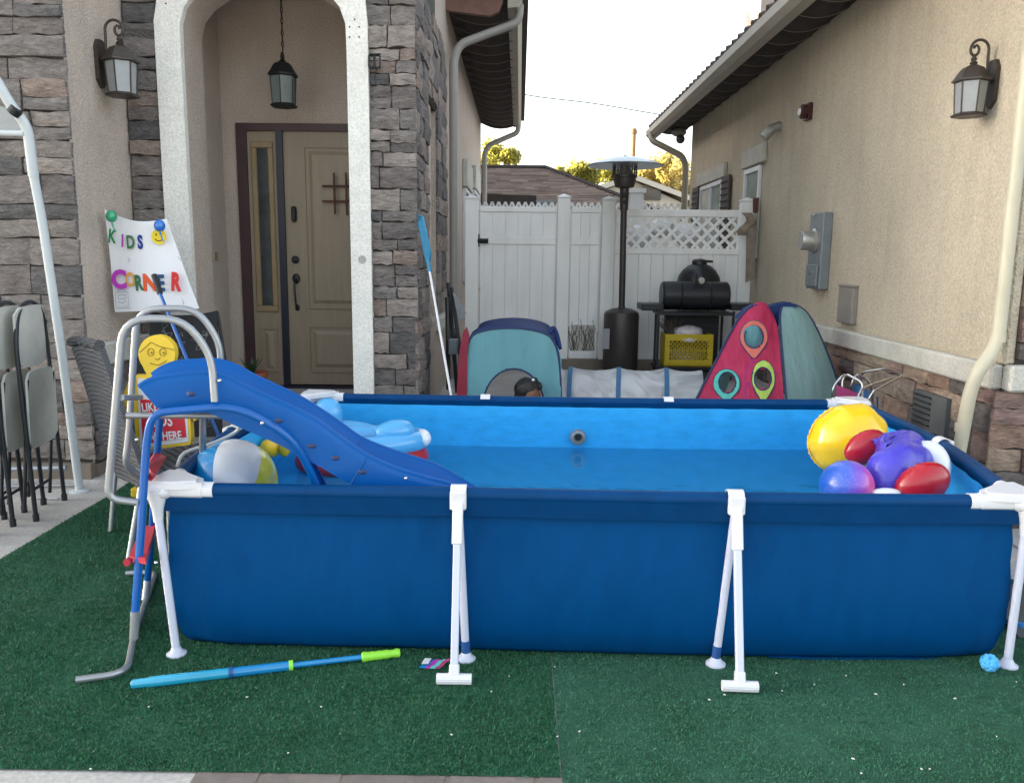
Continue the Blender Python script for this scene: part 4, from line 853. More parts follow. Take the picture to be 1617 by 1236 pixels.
mb = MB(); mb.add([(A.x-.6, 33.7, A.z-.15), (B.x, 33.7, B.z-.1), (B.x, 41, B.z-.1), (A.x-.6, 41, A.z-.15), (C_.x+.6, 33.7, C_.z), (C_.x+.6, 41, C_.z)], [(0, 1, 2, 3), (1, 4, 5, 2)]); mb.build('roof', 'roof_tile', fh, 0)
mb = MB(); a = at(1030, 304, 33.9); mb.box(a.x-.35, a.x+.35, 33.9, 34.0, a.z-.3, a.z+.3); mb.build('window', 'dark_glass', fh, 0)
def tree(base, h, cr, seed, mt, label, nleaf=5200, dens=9, droop=0.0, leaf=.16):
    R = random.Random(seed); b = V(base); t = empty('tree', b, label, 'tree', 'sunlit trees beyond the roofs')
    mb = MB(); top = b+V((R.uniform(-.3, .3), R.uniform(-.3, .3), h*.7)); mb.tube(spl([b, b.lerp(top, .5)+V((.15, 0, 0)), top], 4), [.2-.014*i for i in range(9)], 8)
    cs = []
    for k in range(dens):
        a = 2*pi*k/dens+R.uniform(-.4, .4); rr = cr*R.uniform(.45, .85); c = b+V((cos(a)*rr, sin(a)*rr, h*R.uniform(.5, .93))); cs.append((c, cr*R.uniform(.3, .5)))
        mb.tube(spl([b+V((0, 0, h*.42)), b.lerp(c, .55)+V((0, 0, h*.15)), c], 4), [.07-.006*i for i in range(9)], 5)
    cs.append((b+V((0, 0, h*.92)), cr*.45)); mb.build('trunk', 'bark', t)
    vs = []; fs = []; off = b
    for _ in range(nleaf):
        c, r_ = R.choice(cs); d = V((R.gauss(0, 1), R.gauss(0, 1), R.gauss(0, .8))).normalized()*r_*(R.random()**.45); p = c+d-off
        if noise.noise((p+off)*1.3) < -.22: continue
        p.z -= droop*R.random()*abs(R.gauss(0, 1)); s_ = leaf*R.uniform(.5, 1.2); u = V((R.gauss(0, 1), R.gauss(0, 1), R.gauss(0, 1))).normalized(); w_ = u.orthogonal().normalized()*s_*.45; u = u*s_; k = len(vs)
        vs += [p-u, p+w_, p+u, p-w_]; fs.append((k, k+1, k+2, k+3))
    me = bpy.data.meshes.new('crown'); me.from_pydata(vs, [], fs); me.materials.append(M[mt]); o = bpy.data.objects.new('crown', me); COL.objects.link(o); o.parent = t; WL[o.name] = b
    return t
def tr(px, py_top, Y, cr, seed, mt, lab, **k): q = at(px, py_top, Y); tree((q.x, Y, 0), q.z*1.0, cr, seed, mt, lab, **k)
tr(776, 222, 36, 1.35, 3, 'tree_leaf', 'yellow-green tree standing beside the left house corner above the roof ridge', leaf=.12, nleaf=7000)
tr(912, 250, 38, 1.15, 4, 'tree_leaf', 'small drooping golden tree left of the patio heater', droop=.5, leaf=.13, nleaf=6000)
tr(952, 256, 41, 1.5, 5, 'tree_leaf', 'golden tree just behind the left of the heater hood', leaf=.13, nleaf=7000)
tr(1046, 250, 44, 2.0, 6, 'tree_leaf2', 'broad golden tree to the right of the heater hood', leaf=.15, nleaf=9000)
tr(1012, 268, 46, 1.7, 8, 'tree_leaf2', 'low golden tree half hidden by the heater head', leaf=.15)
tr(1078, 256, 40, 1.4, 9, 'tree_leaf2', 'pale golden tree beside the right house downspout', leaf=.13)
q = at(1001, 206, 50); t = empty('utility_pole', (q.x, 50, 0), 'wooden utility pole lit orange above the patio heater', 'utility pole')
mb = MB(); mb.tube([(q.x, 50, 0), (q.x, 50, q.z)], [.17, .13], 10); mb.build('shaft', 'pole_wood', t)
mb = MB(); mb.lathe([(.2, 0), (.2, .15), (.14, .3)], (q.x, 50, q.z-.2), 10); mb.build('pole_cap', 'pole_wood', t)
def wire(pts, r, lab):
    mb = MB(); P = [at(*p) for p in pts]; mb.tube(spl(P, 8), r, 4); single(mb, 'overhead_wire', 'wire', lab, 'wire', 'overhead wires')
wire([(700, 118, 30), (825, 149, 31), (940, 164, 32), (1042, 181, 33), (1150, 196, 34)], .018, 'upper overhead wire crossing the sky between the two eaves')
wire([(700, 168, 50), (860, 185, 50), (940, 194, 50), (1001, 206, 50)], .012, 'thin wire running to the top of the utility pole')
wire([(700, 216, 50), (880, 236, 50), (960, 247, 50), (1075, 263, 50), (1150, 270, 50)], .014, 'lowest wire passing just above the heater hood')

# ------------------------------------------------------------------ swimming pool
PL = empty('frame_pool', (0.28, 3.94, 0), 'large rectangular blue frame pool half filled with water on the turf', 'pool')
FLc, FRc, BRc, BLc = V((-1.315, 2.955, 0)), V((1.84, 2.925, 0)), V((2.065, 4.955, 0)), V((-1.26, 4.985, 0))
front = [FLc, V((-.215, 2.935, 0)), V((.795, 2.912, 0)), FRc]; right = [FRc, V((2.025, 3.86, 0)), BRc]
back = [BRc, V((.91, 4.93, 0)), V((-.20, 4.945, 0)), BLc]; left = [BLc, V((-1.40, 3.96, 0)), FLc]
RZ = 0.631; TR = 0.027
loop = []
for sd_ in (front, right, back, left):
    P = resample(spl(sd_, 8), 170 if sd_ in (front, back) else 110)
    loop += P[:-1]
NL = len(loop); cen = V((.33, 3.95, 0)); corners = [FLc, FRc, BRc, BLc]
nrm = []
for i in range(NL):
    t = (loop[(i+1) % NL]-loop[i-1]).normalized(); nrm.append(V((t.y, -t.x, 0)))
def liner_row(z, off, cpull, wr=0.0):
    out = []
    for i in range(NL):
        p = loop[i].copy(); dc = min((loop[i]-c).length for c in corners); w = math.exp(-(dc/0.15)**2)
        p += nrm[i]*off*(1-w*.3); p += (cen-p).normalized()*cpull*w
        if wr: p += nrm[i]*wr*noise.noise(V((p.x*3.1, p.y*3.1, z*1.3)))+nrm[i]*wr*.7*w*sin(z*46+noise.noise(V((p.x*9, p.y*9, z*6)))*5)
        p += nrm[i]*.006*sin(i*.55+4*noise.noise(V((p.x*3, p.y*3, 1))))*math.exp(-(.61-z)/.10)*(.3+abs(noise.noise(V((p.x*2, p.y*2, 7))))*2)
        out.append(V((p.x, p.y, z)))
    return out+[out[0]]
prof = [(.60, -.016, .0), (.55, -.014, .006), (.48, -.002, .010), (.40, .012, .014), (.33, .024, .018), (.27, .032, .02), (.215, .035, .024), (.165, .035, .028), (.12, .031, .032), (.085, .022, .036), (.055, .009, .042), (.03, -.004, .05), (.012, -.018, .06), (.010, -.12, .11)]
mb = MB(); mb.grid([liner_row(z, o_, c_, .005) for z, o_, c_ in prof][::-1]); mb.build('liner_outside', 'liner_out', PL, 60)
profi = [(z_, o_-.014, c_+.012) for z_, o_, c_ in prof[:-1]]
mb = MB(); mb.grid([liner_row(z, o_, c_, .005) for z, o_, c_ in profi]); 
mb.build('liner_inside', 'liner_in', PL, 60); fl = liner_row(.031, -.05, .12, .008)[:-1]; mb = MB(); mb.add(fl, [tuple(range(NL))]); mb.build('liner_floor', 'liner_floor', PL, 0)
mb = MB(); mb.add([p.lerp(V((cen.x, cen.y, p.z)), .004) for p in liner_row(.345, .004, .08, .0)[:-1]], [tuple(range(NL))]); mb.build('water', 'water', PL, 0)
for sd_, nm in ((front, 'f'), (right, 'r'), (back, 'b'), (left, 'l')):
    P = resample(spl(sd_, 8), 30); P = [V((p.x, p.y, RZ)) for p in P]
    mb = MB(); mb.tube(P, TR, 14)
    for s_ in (1, -1):
        T = []
        for i, p in enumerate(P):
            t = (P[min(i+1, 29)]-P[max(i-1, 0)]).normalized(); nn = V((t.y, -t.x, 0)); T.append((p, nn))
        rows = [[p+nn*s_*(TR-.001)+V((0, 0, 0)) for p, nn in T], [p+nn*s_*(.016+.002*sin(p.x*23+p.y*17))+V((0, 0, -.045)) for p, nn in T], [p+nn*s_*.010+V((0, 0, -.082+.003*noise.noise(p*4))) for p, nn in T]]
        mb.grid(rows if s_ < 0 else rows[::-1], .002)
    mb.build('rim_sleeve', 'sleeve', PL, 50)
mb = MB(); G = [[p+V((0, 0, .001)) for p in liner_row(.0, -.03, .14)], [p+V((0, 0, .009)) for p in liner_row(0, -.02+.0, .11)]]
gs = []
for k in range(2):
    row = []
    for i in range(NL):
        p = loop[i].copy(); dc = min((loop[i]-c).length for c in corners); w = math.exp(-(dc/.17)**2); e = -.12 if k == 0 else (.0 if p.x > .95 and p.y < 3.1 else -.075)+.02*noise.noise(p*2.3)
        p += nrm[i]*e*(1-w*.5)+(cen-p).normalized()*.13*w; row.append(V((p.x, p.y, .009+.006*k*noise.noise(p*5))))
    gs.append(row+[row[0]])
mb = MB(); mb.grid(gs, .002); mb.build('ground_cloth', 'liner_out', PL, 50)
# corner joints
def corner(c, d1, d2, nm):
    c = V((c.x, c.y, RZ)); d1, d2 = d1.normalized(), d2.normalized(); out = -(d1+d2).normalized(); mb = MB()
    for d in (d1, d2): mb.tube([c+d*.03, c+d*.15], .033, 12); mb.tube([c+d*.15, c+d*.19], .031, 12)
    pts = [c+d1*.15+(-d2)*.026, c-d2*.05+d1*.05, c+out*.06+d1*.03, c+out*.082, c+out*.06+d2*.03, c-d1*.05+d2*.05, c+d2*.15-d1*.026, c+d2*.14+d1*.035, c+(d1+d2)*.085, c+d1*.14+d2*.035]
    mb.prism([p+V((0, 0, .012)) for p in pts], (0, 0, .022)); mb.prism([p*.86+c*.14+V((0, 0, .034)) for p in pts], (0, 0, .007)); mb.ell(c+out*.005, (.052, .052, .036), 16, 10)
    ft = c+out*.02; mb.lathe([(.017, -.12), (.021, -.07), (.038, -.01), (.045, .015)], c+out*.028, 14); return mb.build('corner_joint', 'white', PL, 30)
for c, p, q in ((FLc, front[1], left[1]), (FRc, front[2], right[1]), (BRc, back[1], right[1]), (BLc, back[2], left[1])): corner(c, p-c, q-c, '')
def foot(mb, p): mb.lathe([(.037, 0), (.037, .006), (.024, .014), (.016, .03)], V((p.x, p.y, .006)), 16)
def leg(top, bot, r=.015, band=False):
    mb = MB(); mb.tube([V((bot.x, bot.y, .02)), top], r, 12); foot(mb, bot); l = mb.build('leg', 'leg_white', PL, 35)
    if band: d = (top-bot).normalized(); mb = MB(); mb.tube([V((bot.x, bot.y, .035)), V((bot.x, bot.y, .035))+d*.045], r+.002, 12); mb.build('leg_band', 'leg_band', l)
    return l
leg(V((FLc.x-.02, FLc.y-.02, RZ-.08)), az(279, 1035, 0)); leg(V((FRc.x+.02, FRc.y-.02, RZ-.08)), az(1590, 1053, 0))
leg(V((BLc.x-.02, BLc.y+.02, RZ-.08)), V((-1.30, 5.05, 0))); leg(V((BRc.x+.02, BRc.y+.02, RZ-.08)), V((2.10, 5.03, 0)))
def tleg(top, dirn, bot2, side=False, f_=.235, band=False):
    c = V((top.x, top.y, RZ)); dirn = V(dirn); tan = V((-dirn.y, dirn.x, 0)); mb = MB()
    a = [c+(dirn*cos(t)+V((0, 0, 1))*sin(t))*.0325 for t in [(-.9+i*.31)*1.0 for i in range(13)]]
    mb.grid([[p-tan*.029 for p in a], [p+tan*.029 for p in a]], .005)
    sl_ = c+dirn*.042+V((0, 0, -.03)); ft = V((c.x, c.y, 0))+dirn*f_; ft.z = .028; ax_ = (ft-sl_).normalized(); w_ = tan; n_ = ax_.cross(w_)
    mb.obox(c+dirn*.036+V((0, 0, -.012)), tan*.03, dirn*.012, (0, 0, .036), .006)
    mb.obox(sl_+ax_*.065, w_*.019, n_*.016, ax_*.075, .004); clip = mb.build('rail_clip', 'white', PL, 30)
    mb = MB(); mb.obox((sl_+ft)/2+ax_*.02, w_*.0135, n_*.0125, ax_*((ft-sl_).length/2-.03), .003); lg = mb.build('brace_leg', 'leg_white', PL, 30)
    mb = MB(); mb.tube([ft-tan*.062, ft+tan*.062], .019, 14); mb.obox(ft-ax_*.03, w_*.018, n_*.015, ax_*.02, .004)
    for k in range(5): aa = -.9+k*.42; mb.tube([ft-tan*.06+dirn*.0185*cos(aa)+V((0, 0, .0185*sin(aa))), ft+tan*.06+dirn*.0185*cos(aa)+V((0, 0, .0185*sin(aa)))], .0018, 4)
    mb.build('t_foot', 'white', lg, 30); leg(c+dirn*.022+V((0, 0, -.03)), V(bot2), band=band)
tleg(front[1], (0, -1, 0), V((-.185, 2.885, 0)), band=True); tleg(front[2], (-.04, -1, 0), V((.747, 2.872, 0)), band=True)
tleg(left[1], (-1, 0, 0), (-1.49, 3.97, 0), f_=.12); tleg(right[1], (1, 0, 0), (2.12, 3.87, 0), f_=.15)
tleg(back[1], (0, 1, 0), (.91, 5.03, 0)); tleg(back[2], (0, 1, 0), (-.2, 5.04, 0))
# inlet fitting on the back wall
mb = MB(); q = at(913, 691, 4.90); mb.lathe([(.048, 0), (.05, .012), (.044, .03), (.03, .036), (.026, .022), (.02, .018)], (q.x, 4.925, q.z), 22, (0, -1, 0)); vl = mb.build('inlet_fitting', 'gray_metal', PL, 30)
mb = MB(); mb.lathe([(.02, 0), (.02, .003)], (q.x, 4.905, q.z), 14, (0, -1, 0)); mb.box(q.x-.004, q.x+.004, 4.892, 4.903, q.z-.014, q.z+.014); mb.build('grating', 'iron', vl)
# clear suction hose by the left corner
mb = MB(); mb.tube(spl([at(280, 735, 3.4), at(292, 715, 3.5), at(335, 700, 3.55), at(372, 682, 3.6), at(380, 665, 3.55), at(371, 655, 3.4)], 6), .008, 8); single(mb, 'clear_hose', 'hose_clear', 'clear plastic hose looped over the left pool rim behind the beach ball', 'hose')
mb = MB(); mb.tube(spl([at(266, 790, 3.25), at(268, 860, 3.3), at(276, 905, 3.35), az(292, 925, .02)], 6), .009, 8); single(mb, 'clear_hose', 'hose_clear', 'clear plastic hose hanging down beside the front left pool leg', 'hose')

# ------------------------------------------------------------------ slide
SD = empty('water_slide', (-1.5, 3.1, 0), 'blue plastic slide with silver handrails leading into the pool', 'slide')
rows = [((219, 609), (240, 590)), ((240, 597), (258, 578)), ((281, 590), (283, 570)), ((310, 587), (312, 568)), ((339, 588), (339, 567)), ((367, 597), (370, 575)), ((400, 614), (402, 592)), ((429, 627), (432, 606)), ((475, 648), (470, 624)), ((509, 668), (502, 643)),
        ((536, 688), (536, 666)), ((581, 718), (572, 691)), ((626, 738), (622, 711)), ((672, 752), (660, 723)), ((713, 763), (694, 736)), ((740, 775), (744, 765)), ((760, 786), (770, 780))]
NN = len(rows); Nr = [at(a[0], a[1], 2.91+.24*i/(NN-1)) for i, (a, b) in enumerate(rows)]; Fr = [at(b[0], b[1], 3.27+.24*i/(NN-1)) for i, (a, b) in enumerate(rows)]
Nr = spl(Nr, 4); Fr = spl(Fr, 4); K = len(Nr); P = []
for i in range(K):
    a, b = Nr[i], Fr[i]; w = b-a; t = (Nr[min(i+1, K-1)]-Nr[max(i-1, 0)]).normalized(); up = w.cross(t).normalized(); up = up if up.z > 0 else -up
    f_ = i/(K-1); ov = min(1, (f_)/.12); sk = (.150-.07*max(0, f_-.55)/.45)*(.66+.34*ov); bed = .10-.04*f_
    cs = [(-.02, -sk), (-.035, -.03), (-.02, -.004), (.0, .0), (.035, -.006), (.06, -bed*.5), (.09, -bed*.9), (.16, -bed), (.5, -bed*1.05), (.84, -bed), (.91, -bed*.9), (.94, -bed*.5), (.965, -.006), (1.0, 0), (1.02, -.004), (1.035, -.03), (1.02, -sk)]
    P.append([a+w*u+up*h for u, h in cs])
mb = MB(); mb.grid(P[::-1], .006); mb.build('chute', 'slide_blue', SD, 60)
for C_ in (Nr, Fr): mb = MB(); mb.tube([p+V((0, 0, -.004)) for p in C_], .0095, 8); mb.build('rolled_edge', 'slide_blue', SD, 60)
mb = MB(); mb.grid([[p.lerp(P[0][8], .0) for p in P[0]], [V((P[0][8].x, p.y*.2+P[0][8].y*.8, p.z*.25+P[0][0].z*.75)) for p in P[0]]], .004); 
for i in (int(K*.68), ): mb.tube([p+V((0, 0, .001)) for p in P[i]], .0035, 5)
mb.build('chute_end', 'slide_blue', SD, 60)
mb = MB()
for px, py, Y in ((376, 596, 2.93), ): pass
for px, py, Y in ((347, 601, 2.905), (414, 668, 2.9), (641, 755, 3.03), (247, 888, 2.8), (216, 694, 2.85)): mb.ell(at(px, py, Y-.03), (.007, .007, .007), 8, 6)
mb.build('bolt', 'chrome', SD)
for px, py, Y in ((302, 622, 2.89), (493, 704, 2.98), (530, 723, 3.0), (572, 745, 3.02), (440, 664, 2.95)): mb = MB(); mb.ell(at(px, py, Y-.02), (.017, .006, .010), 10, 6); mb.build('slot', 'tent_line', SD)
def px_tube(name, pts, r, mt, bend=.07, parent=SD): mb = MB(); mb.tube(rnd_path([at(*p) if len(p) == 3 and not isinstance(p, V) else p for p in pts], bend), r, 12); return mb.build(name, mt, parent)
px_tube('frame_tube', [(212, 985, 2.80), (222, 850, 2.84), (231, 700, 2.88), (240, 652, 2.88), (372, 640, 2.9), (462, 690, 2.96), (502, 768, 3.05), V((-.66, 3.12, .03))], .0145, 'tube_blue', .09)
px_tube('frame_tube', [(232, 930, 3.42), (241, 820, 3.38), (250, 690, 3.34), (256, 625, 3.32), (420, 622, 3.35), (465, 680, 3.35), V((-.74, 3.40, .35)), V((-.70, 3.45, .03))], .0145, 'tube_blue', .09)
px_tube('base_tube', [az(120, 1073, .02), az(200, 1062, .02), az(212, 1000, .03), az(246, 903, .02), az(199, 905, .02)], .0125, 'silver', .10)
px_tube('leg_sleeve', [(213, 965, 2.80), (211, 1008, 2.79)], .0155, 'silver'); px_tube('leg_sleeve', [(233, 915, 3.42), (229, 948, 3.35)], .0155, 'silver')
px_tube('handrail', [(216, 793, 2.85), (170, 787, 2.82), (186, 600, 2.82), (194, 503, 2.82), (289, 503, 2.86), (334, 560, 2.89), (339, 634, 2.88)], .0135, 'silver', .09)
px_tube('handrail', [(222, 752, 3.38), (197, 735, 3.3), (203, 690, 3.3), (216, 487, 3.3), (311, 487, 3.34), (347, 540, 3.36), (349, 590, 3.36)], .0135, 'silver', .09)
px_tube('crossbar', [(191, 628, 2.84), (222, 627, 3.3)], .011, 'silver'); px_tube('crossbar', [(200, 656, 3.2), (362, 656, 3.25)], .013, 'silver'); px_tube('crossbar', [(320, 640, 3.3), (320, 720, 3.4)], .014, 'silver')
def step(a, b, c, d):
    mb = MB(); A_, B_, C2, D2 = at(*a), at(*b), at(*c), at(*d); n_ = (B_-A_).cross(D2-A_).normalized()*.022; mb.prism([A_, B_, C2, D2], n_); return mb.build('step', 'step_red', SD, 0)
step((205, 886, 2.86), (231, 891, 2.78), (247, 837, 3.36), (226, 837, 3.42)); step((226, 742, 2.94), (238, 760, 2.86), (257, 727, 3.30), (240, 719, 3.36))
mb = MB()
for px, py, Y in ((204, 885, 2.83), (229, 748, 2.9)): mb.lathe([(.014, 0), (.014, .02)], at(px, py, Y), 8, (0, -1, 0))
mb.build('step_cap', 'step_red', SD)
# ------------------------------------------------------------------ objects in the pool
WZ = .345
bc = at(368, 762, 3.42); BR_ = .188
bb = empty('beach_ball', (bc.x, bc.y, bc.z-BR_), 'blue, white and yellow striped beach ball in the front left pool corner', 'ball')
axis = V((.08, -.75, -.65)).normalized(); U_ = (V((1, 0, 0))-axis*axis.x).normalized(); W2 = axis.cross(U_)
mb = MB(); colk = [0, 1, 2, 1, 3, 1]; nseg = 6; ns = 10; nv = 18
for g_ in range(nseg):
    mb.k = [2, 1, 0, 2, 1, 0][g_]; G = []
    for i in range(ns+1):
        ph = -.36+2*pi*(g_+i/ns)/nseg; dent = 1-.012*math.exp(-(min(i, ns-i)/1.2)**2); G.append([bc+(axis*cos(pi*j/nv)+(U_*cos(ph)+W2*sin(ph))*sin(pi*j/nv))*BR_*dent for j in range(nv+1)])
    mb.grid(G)
mb.build('gore', ['inf_cyan', 'inf_white', 'inf_lemon'], bb, 60)
mb = MB(); mb.lathe([(.022, 0), (.02, .004), (.001, .005)], bc+axis*(BR_-.002), 14, axis); mb.build('valve', 'inf_white', bb)
# inflatable boat
RB = empty('inflatable_boat', at(560, 757, 4.45), 'light blue inflatable ride-on boat with red bottom and windows floating under the slide', 'pool float')
C0, C1 = at(505, 735, 4.32), at(640, 733, 4.46); d = C1-C0; d.z = 0; d.normalize(); sd2 = V((-d.y, d.x, 0)); Rz = Matrix(((d.x, -d.y, 0), (d.y, d.x, 0), (0, 0, 1)))
cc = (C0+C1)/2; hl = (C1-C0).length/2+.10
BX = lambda u, v_, z: V((cc.x, cc.y, 0))+d*u*hl+sd2*v_+V((0, 0, z))
def ovring(ru, rv, z, r_, flat=1.0): m_ = MB(); m_.tube([BX(ru*cos(a), rv*sin(a), z) for a in [2*pi*i/40 for i in range(40)]], r_, 14, True, flat); return m_
ovring(.90, .155, WZ+.055, .065, .95).build('hull', 'inf_red', RB, 60)
ovring(.92, .150, WZ+.145, .058, 1.0).build('side_tube', 'inf_lightblue', RB, 60)
mb = MB(); mb.ell(BX(0, 0, WZ+.06), (hl*.85, .15, .04), 24, 8, Rz); mb.build('floor', 'inf_lightblue', RB, 60)
mb = MB(); mb.tube(spl([BX(.18, -.06, WZ+.19), BX(.5, -.07, WZ+.205), BX(.80, -.05, WZ+.21)], 5), [.03, .048, .056, .062, .066, .068, .068, .064, .055, .045, .028], 16); mb.build('seat_cushion', 'inf_lightblue', RB, 60)
mb = MB(); mb.ell(at(518, 655, 4.68), (.085, .07, .10), 16, 12, None, lambda q_: 1+.08*abs(q_.x*q_.z)); mb.build('backrest', 'inf_lightblue', RB, 60)
mb = MB(); mb.tube(spl([at(540, 676, 4.72), at(575, 680, 4.72), at(605, 690, 4.7)], 4), .05, 12); mb.build('side_bolster', 'inf_lightblue', RB, 60)
mb = MB(); mb.ell(at(592, 677, 4.74), (.11, .05, .014), 14, 6); mb.build('cushion_pad', 'inf_yellow', RB, 60)
mb = MB(); mb.obox(at(575, 692, 4.52), (.075, 0, -.018), (0, .02, .005), (0, .004, .035), .004); mb.build('panel', 'inf_white', RB)
mb = MB(); mb.ell(BX(.97, -.03, WZ+.155), (.05, .08, .05), 14, 10, Rz); mb.ell(at(655, 700, 4.55), (.045, .04, .04), 12, 8); mb.build('nose', 'inf_white', RB, 60)
q = at(665, 717, 4.50); mb = MB(); mb.ell(q, (.036, .018, .055), 16, 10); nl = mb.build('round_window', 'inf_yellow', RB, 60)
mb = MB(); mb.ell(q+V((.003, -.010, -.002)), (.021, .012, .040), 12, 8); mb.build('window_centre', 'terracotta', nl, 60)
mb = MB(); mb.ell(at(428, 707, 4.2), (.062, .05, .05), 14, 8); mb.ell(at(440, 693, 4.24), (.04, .04, .06), 12, 8); mb.build('propeller', 'inf_yellow', RB, 60)
mb = MB(); mb.ell(at(449, 706, 4.16), (.032, .02, .052), 12, 8); mb.build('tail_ring', 'crate', RB, 60)
for u, wd in ((-.78, .016), (-.60, .014), (-.30, .018), (-.08, .018), (.14, .018)):
    vv = -.155*sqrt(max(0, 1-(u/.92)**2))-.056; mb = MB(); mb.obox(BX(u, vv, WZ+.148), d*wd, sd2*.004, (0, 0, .026), .003); mb.build('window', 'ink_black', RB)
for tx, u in (('B', -.70), ('B', -.22), ('D', .03)):
    vv = -.155*sqrt(max(0, 1-(u/.92)**2))-.060; text_obj(tx, .055, 'inf_white', BX(u, vv, WZ+.118), RB, ext=.001, rotz=atan2(d.y, d.x), bold=.001)
# right-hand inflatables
def crump(d, s=3.0, a=.08, sd_=0): return 1+a*noise.noise(d*s+V((sd_, sd_, 0)))
yb = at(1340, 692, 4.10)
t = empty('inflatable_toy', (yb.x, yb.y, WZ), 'big yellow inflatable with a red disc end in the right of the pool', 'pool toy')
mb = MB(); Rm = Matrix.Rotation(radians(-18), 3, 'Y')
mb.ell(yb, (.20, .15, .175), 36, 22, Rm, lambda d: (1+.02*sin(9*atan2(d.z, d.x)))*(1-.06*max(0, d.y)**4)*(1+.05*noise.noise(d*1.7))); mb.build('body', 'inf_yellow', t, 60)
mb = MB(); ys_ = [V((cos(a)*.205, -.0, sin(a)*.18)) for a in [pi*.55+pi*.75*i/30 for i in range(31)]]; mb.tube([yb+Rm @ (q*(1+.012*(i % 2))) for i, q in enumerate(ys_)], [.004+.002*(i % 2) for i in range(31)], 6); mb.build('seam', 'inf_yellow', t)
rb = at(1368, 706, 3.72); mb = MB(); mb.ell(rb, (.105, .05, .075), 30, 14, Matrix.Rotation(radians(-30), 3, 'Y'), lambda d: 1+.02*sin(22*atan2(d.z, d.x))*(1 if abs(d.y) < .5 else 0)); mb.build('disc_end', 'inf_red', t, 60)
gb = at(1337, 768, 3.28); t = tag((lambda m_: m_)(MB().ell((0, 0, 0), (.108, .108, .108), 32, 20).build('glitter_ball', 'galaxy', None, 60)), 'glittery blue to pink ball beside the front rim on the right', 'ball'); t.location = gb; WL[t.name] = gb
pv_ = at(1430, 740, 3.6)
t = empty('inflatable_ring', (pv_.x, pv_.y, WZ), 'half deflated violet, white and red inflatable heaped in the right pool corner', 'pool toy')
mb = MB(); mb.tube(spl([at(1392, 790, 3.32), at(1398, 760, 3.34), at(1412, 735, 3.36), at(1440, 722, 3.42), at(1462, 730, 3.5)], 6), [.05, .062, .072, .078, .084, .088, .09, .092, .092, .092, .092, .09, .088, .086, .084, .08, .076, .072, .068, .062, .055, .05, .045, .04, .03], 18)
for v_ in range(len(mb.v)): mb.v[v_] += V((noise.noise(mb.v[v_]*9), noise.noise(mb.v[v_]*9+V((5, 0, 0))), noise.noise(mb.v[v_]*9+V((0, 5, 0)))))*.018
mb.build('violet_tube', 'inf_violet', t, 60)
mb = MB(); G = []
pts = [[(1378, 735), (1384, 706), (1392, 690), (1410, 682), (1440, 681), (1458, 694), (1462, 712)], [(1382, 742), (1388, 716), (1398, 700), (1415, 692), (1438, 692), (1452, 703), (1456, 716)], [(1387, 748), (1394, 728), (1405, 714), (1420, 706), (1438, 704), (1448, 712), (1450, 722)]]
for j, r_ in enumerate(pts): G.append(spl([at(a, b, 3.62-.10*j+.05*sin(i*2.1+j)) for i, (a, b) in enumerate(r_)], 4))
G2 = []
for j in range(len(G)-1):
    for s_ in range(5): G2.append([G[j][i].lerp(G[j+1][i], s_/5)+V((0, .03*noise.noise(V((i*.5, j*5+s_, 0))), .012*noise.noise(V((i*.7, j*5+s_, 4))))) for i in range(len(G[0]))])
mb.grid(G2, .004); mb.ell(at(1418, 700, 3.66), (.10, .05, .05), 26, 16, None, lambda d: 1+.35*noise.noise(d*3.2)+.12*noise.noise(d*8)); mb.build('deflated_skin', 'inf_violet', t, 60)
mb = MB(); mb.tube(spl([at(1440, 712, 3.55), at(1468, 718, 3.52), at(1482, 738, 3.48), at(1487, 765, 3.42)], 5), [.03, .04, .05, .055, .06, .062, .062, .06, .058, .055, .05, .045, .04, .035, .03, .03], 16); mb.build('white_tube', 'inf_white', t, 60)
mb = MB(); mb.tube([at(1405, 733, 3.3), at(1385, 765, 3.3)], .012, 8); mb.ell(at(1400, 778, 3.2), (.06, .03, .02), 12, 8); mb.build('white_strip', 'inf_white', t, 60)
mb = MB(); mb.tube(spl([at(1440, 713, 3.6), at(1458, 711, 3.6), at(1474, 718, 3.55)], 4), .022, 10); mb.build('red_strip', 'inf_red', t, 60)
mb = MB(); mb.ell(at(1456, 765, 3.22), (.115, .06, .085), 32, 16, Matrix.Rotation(radians(-32), 3, 'Y'), lambda d: 1+.03*sin(20*atan2(d.z, d.x))*(1 if d.x < .3 and abs(d.y) < .5 else 0)); mb.build('red_lobe', 'inf_red', t, 60)

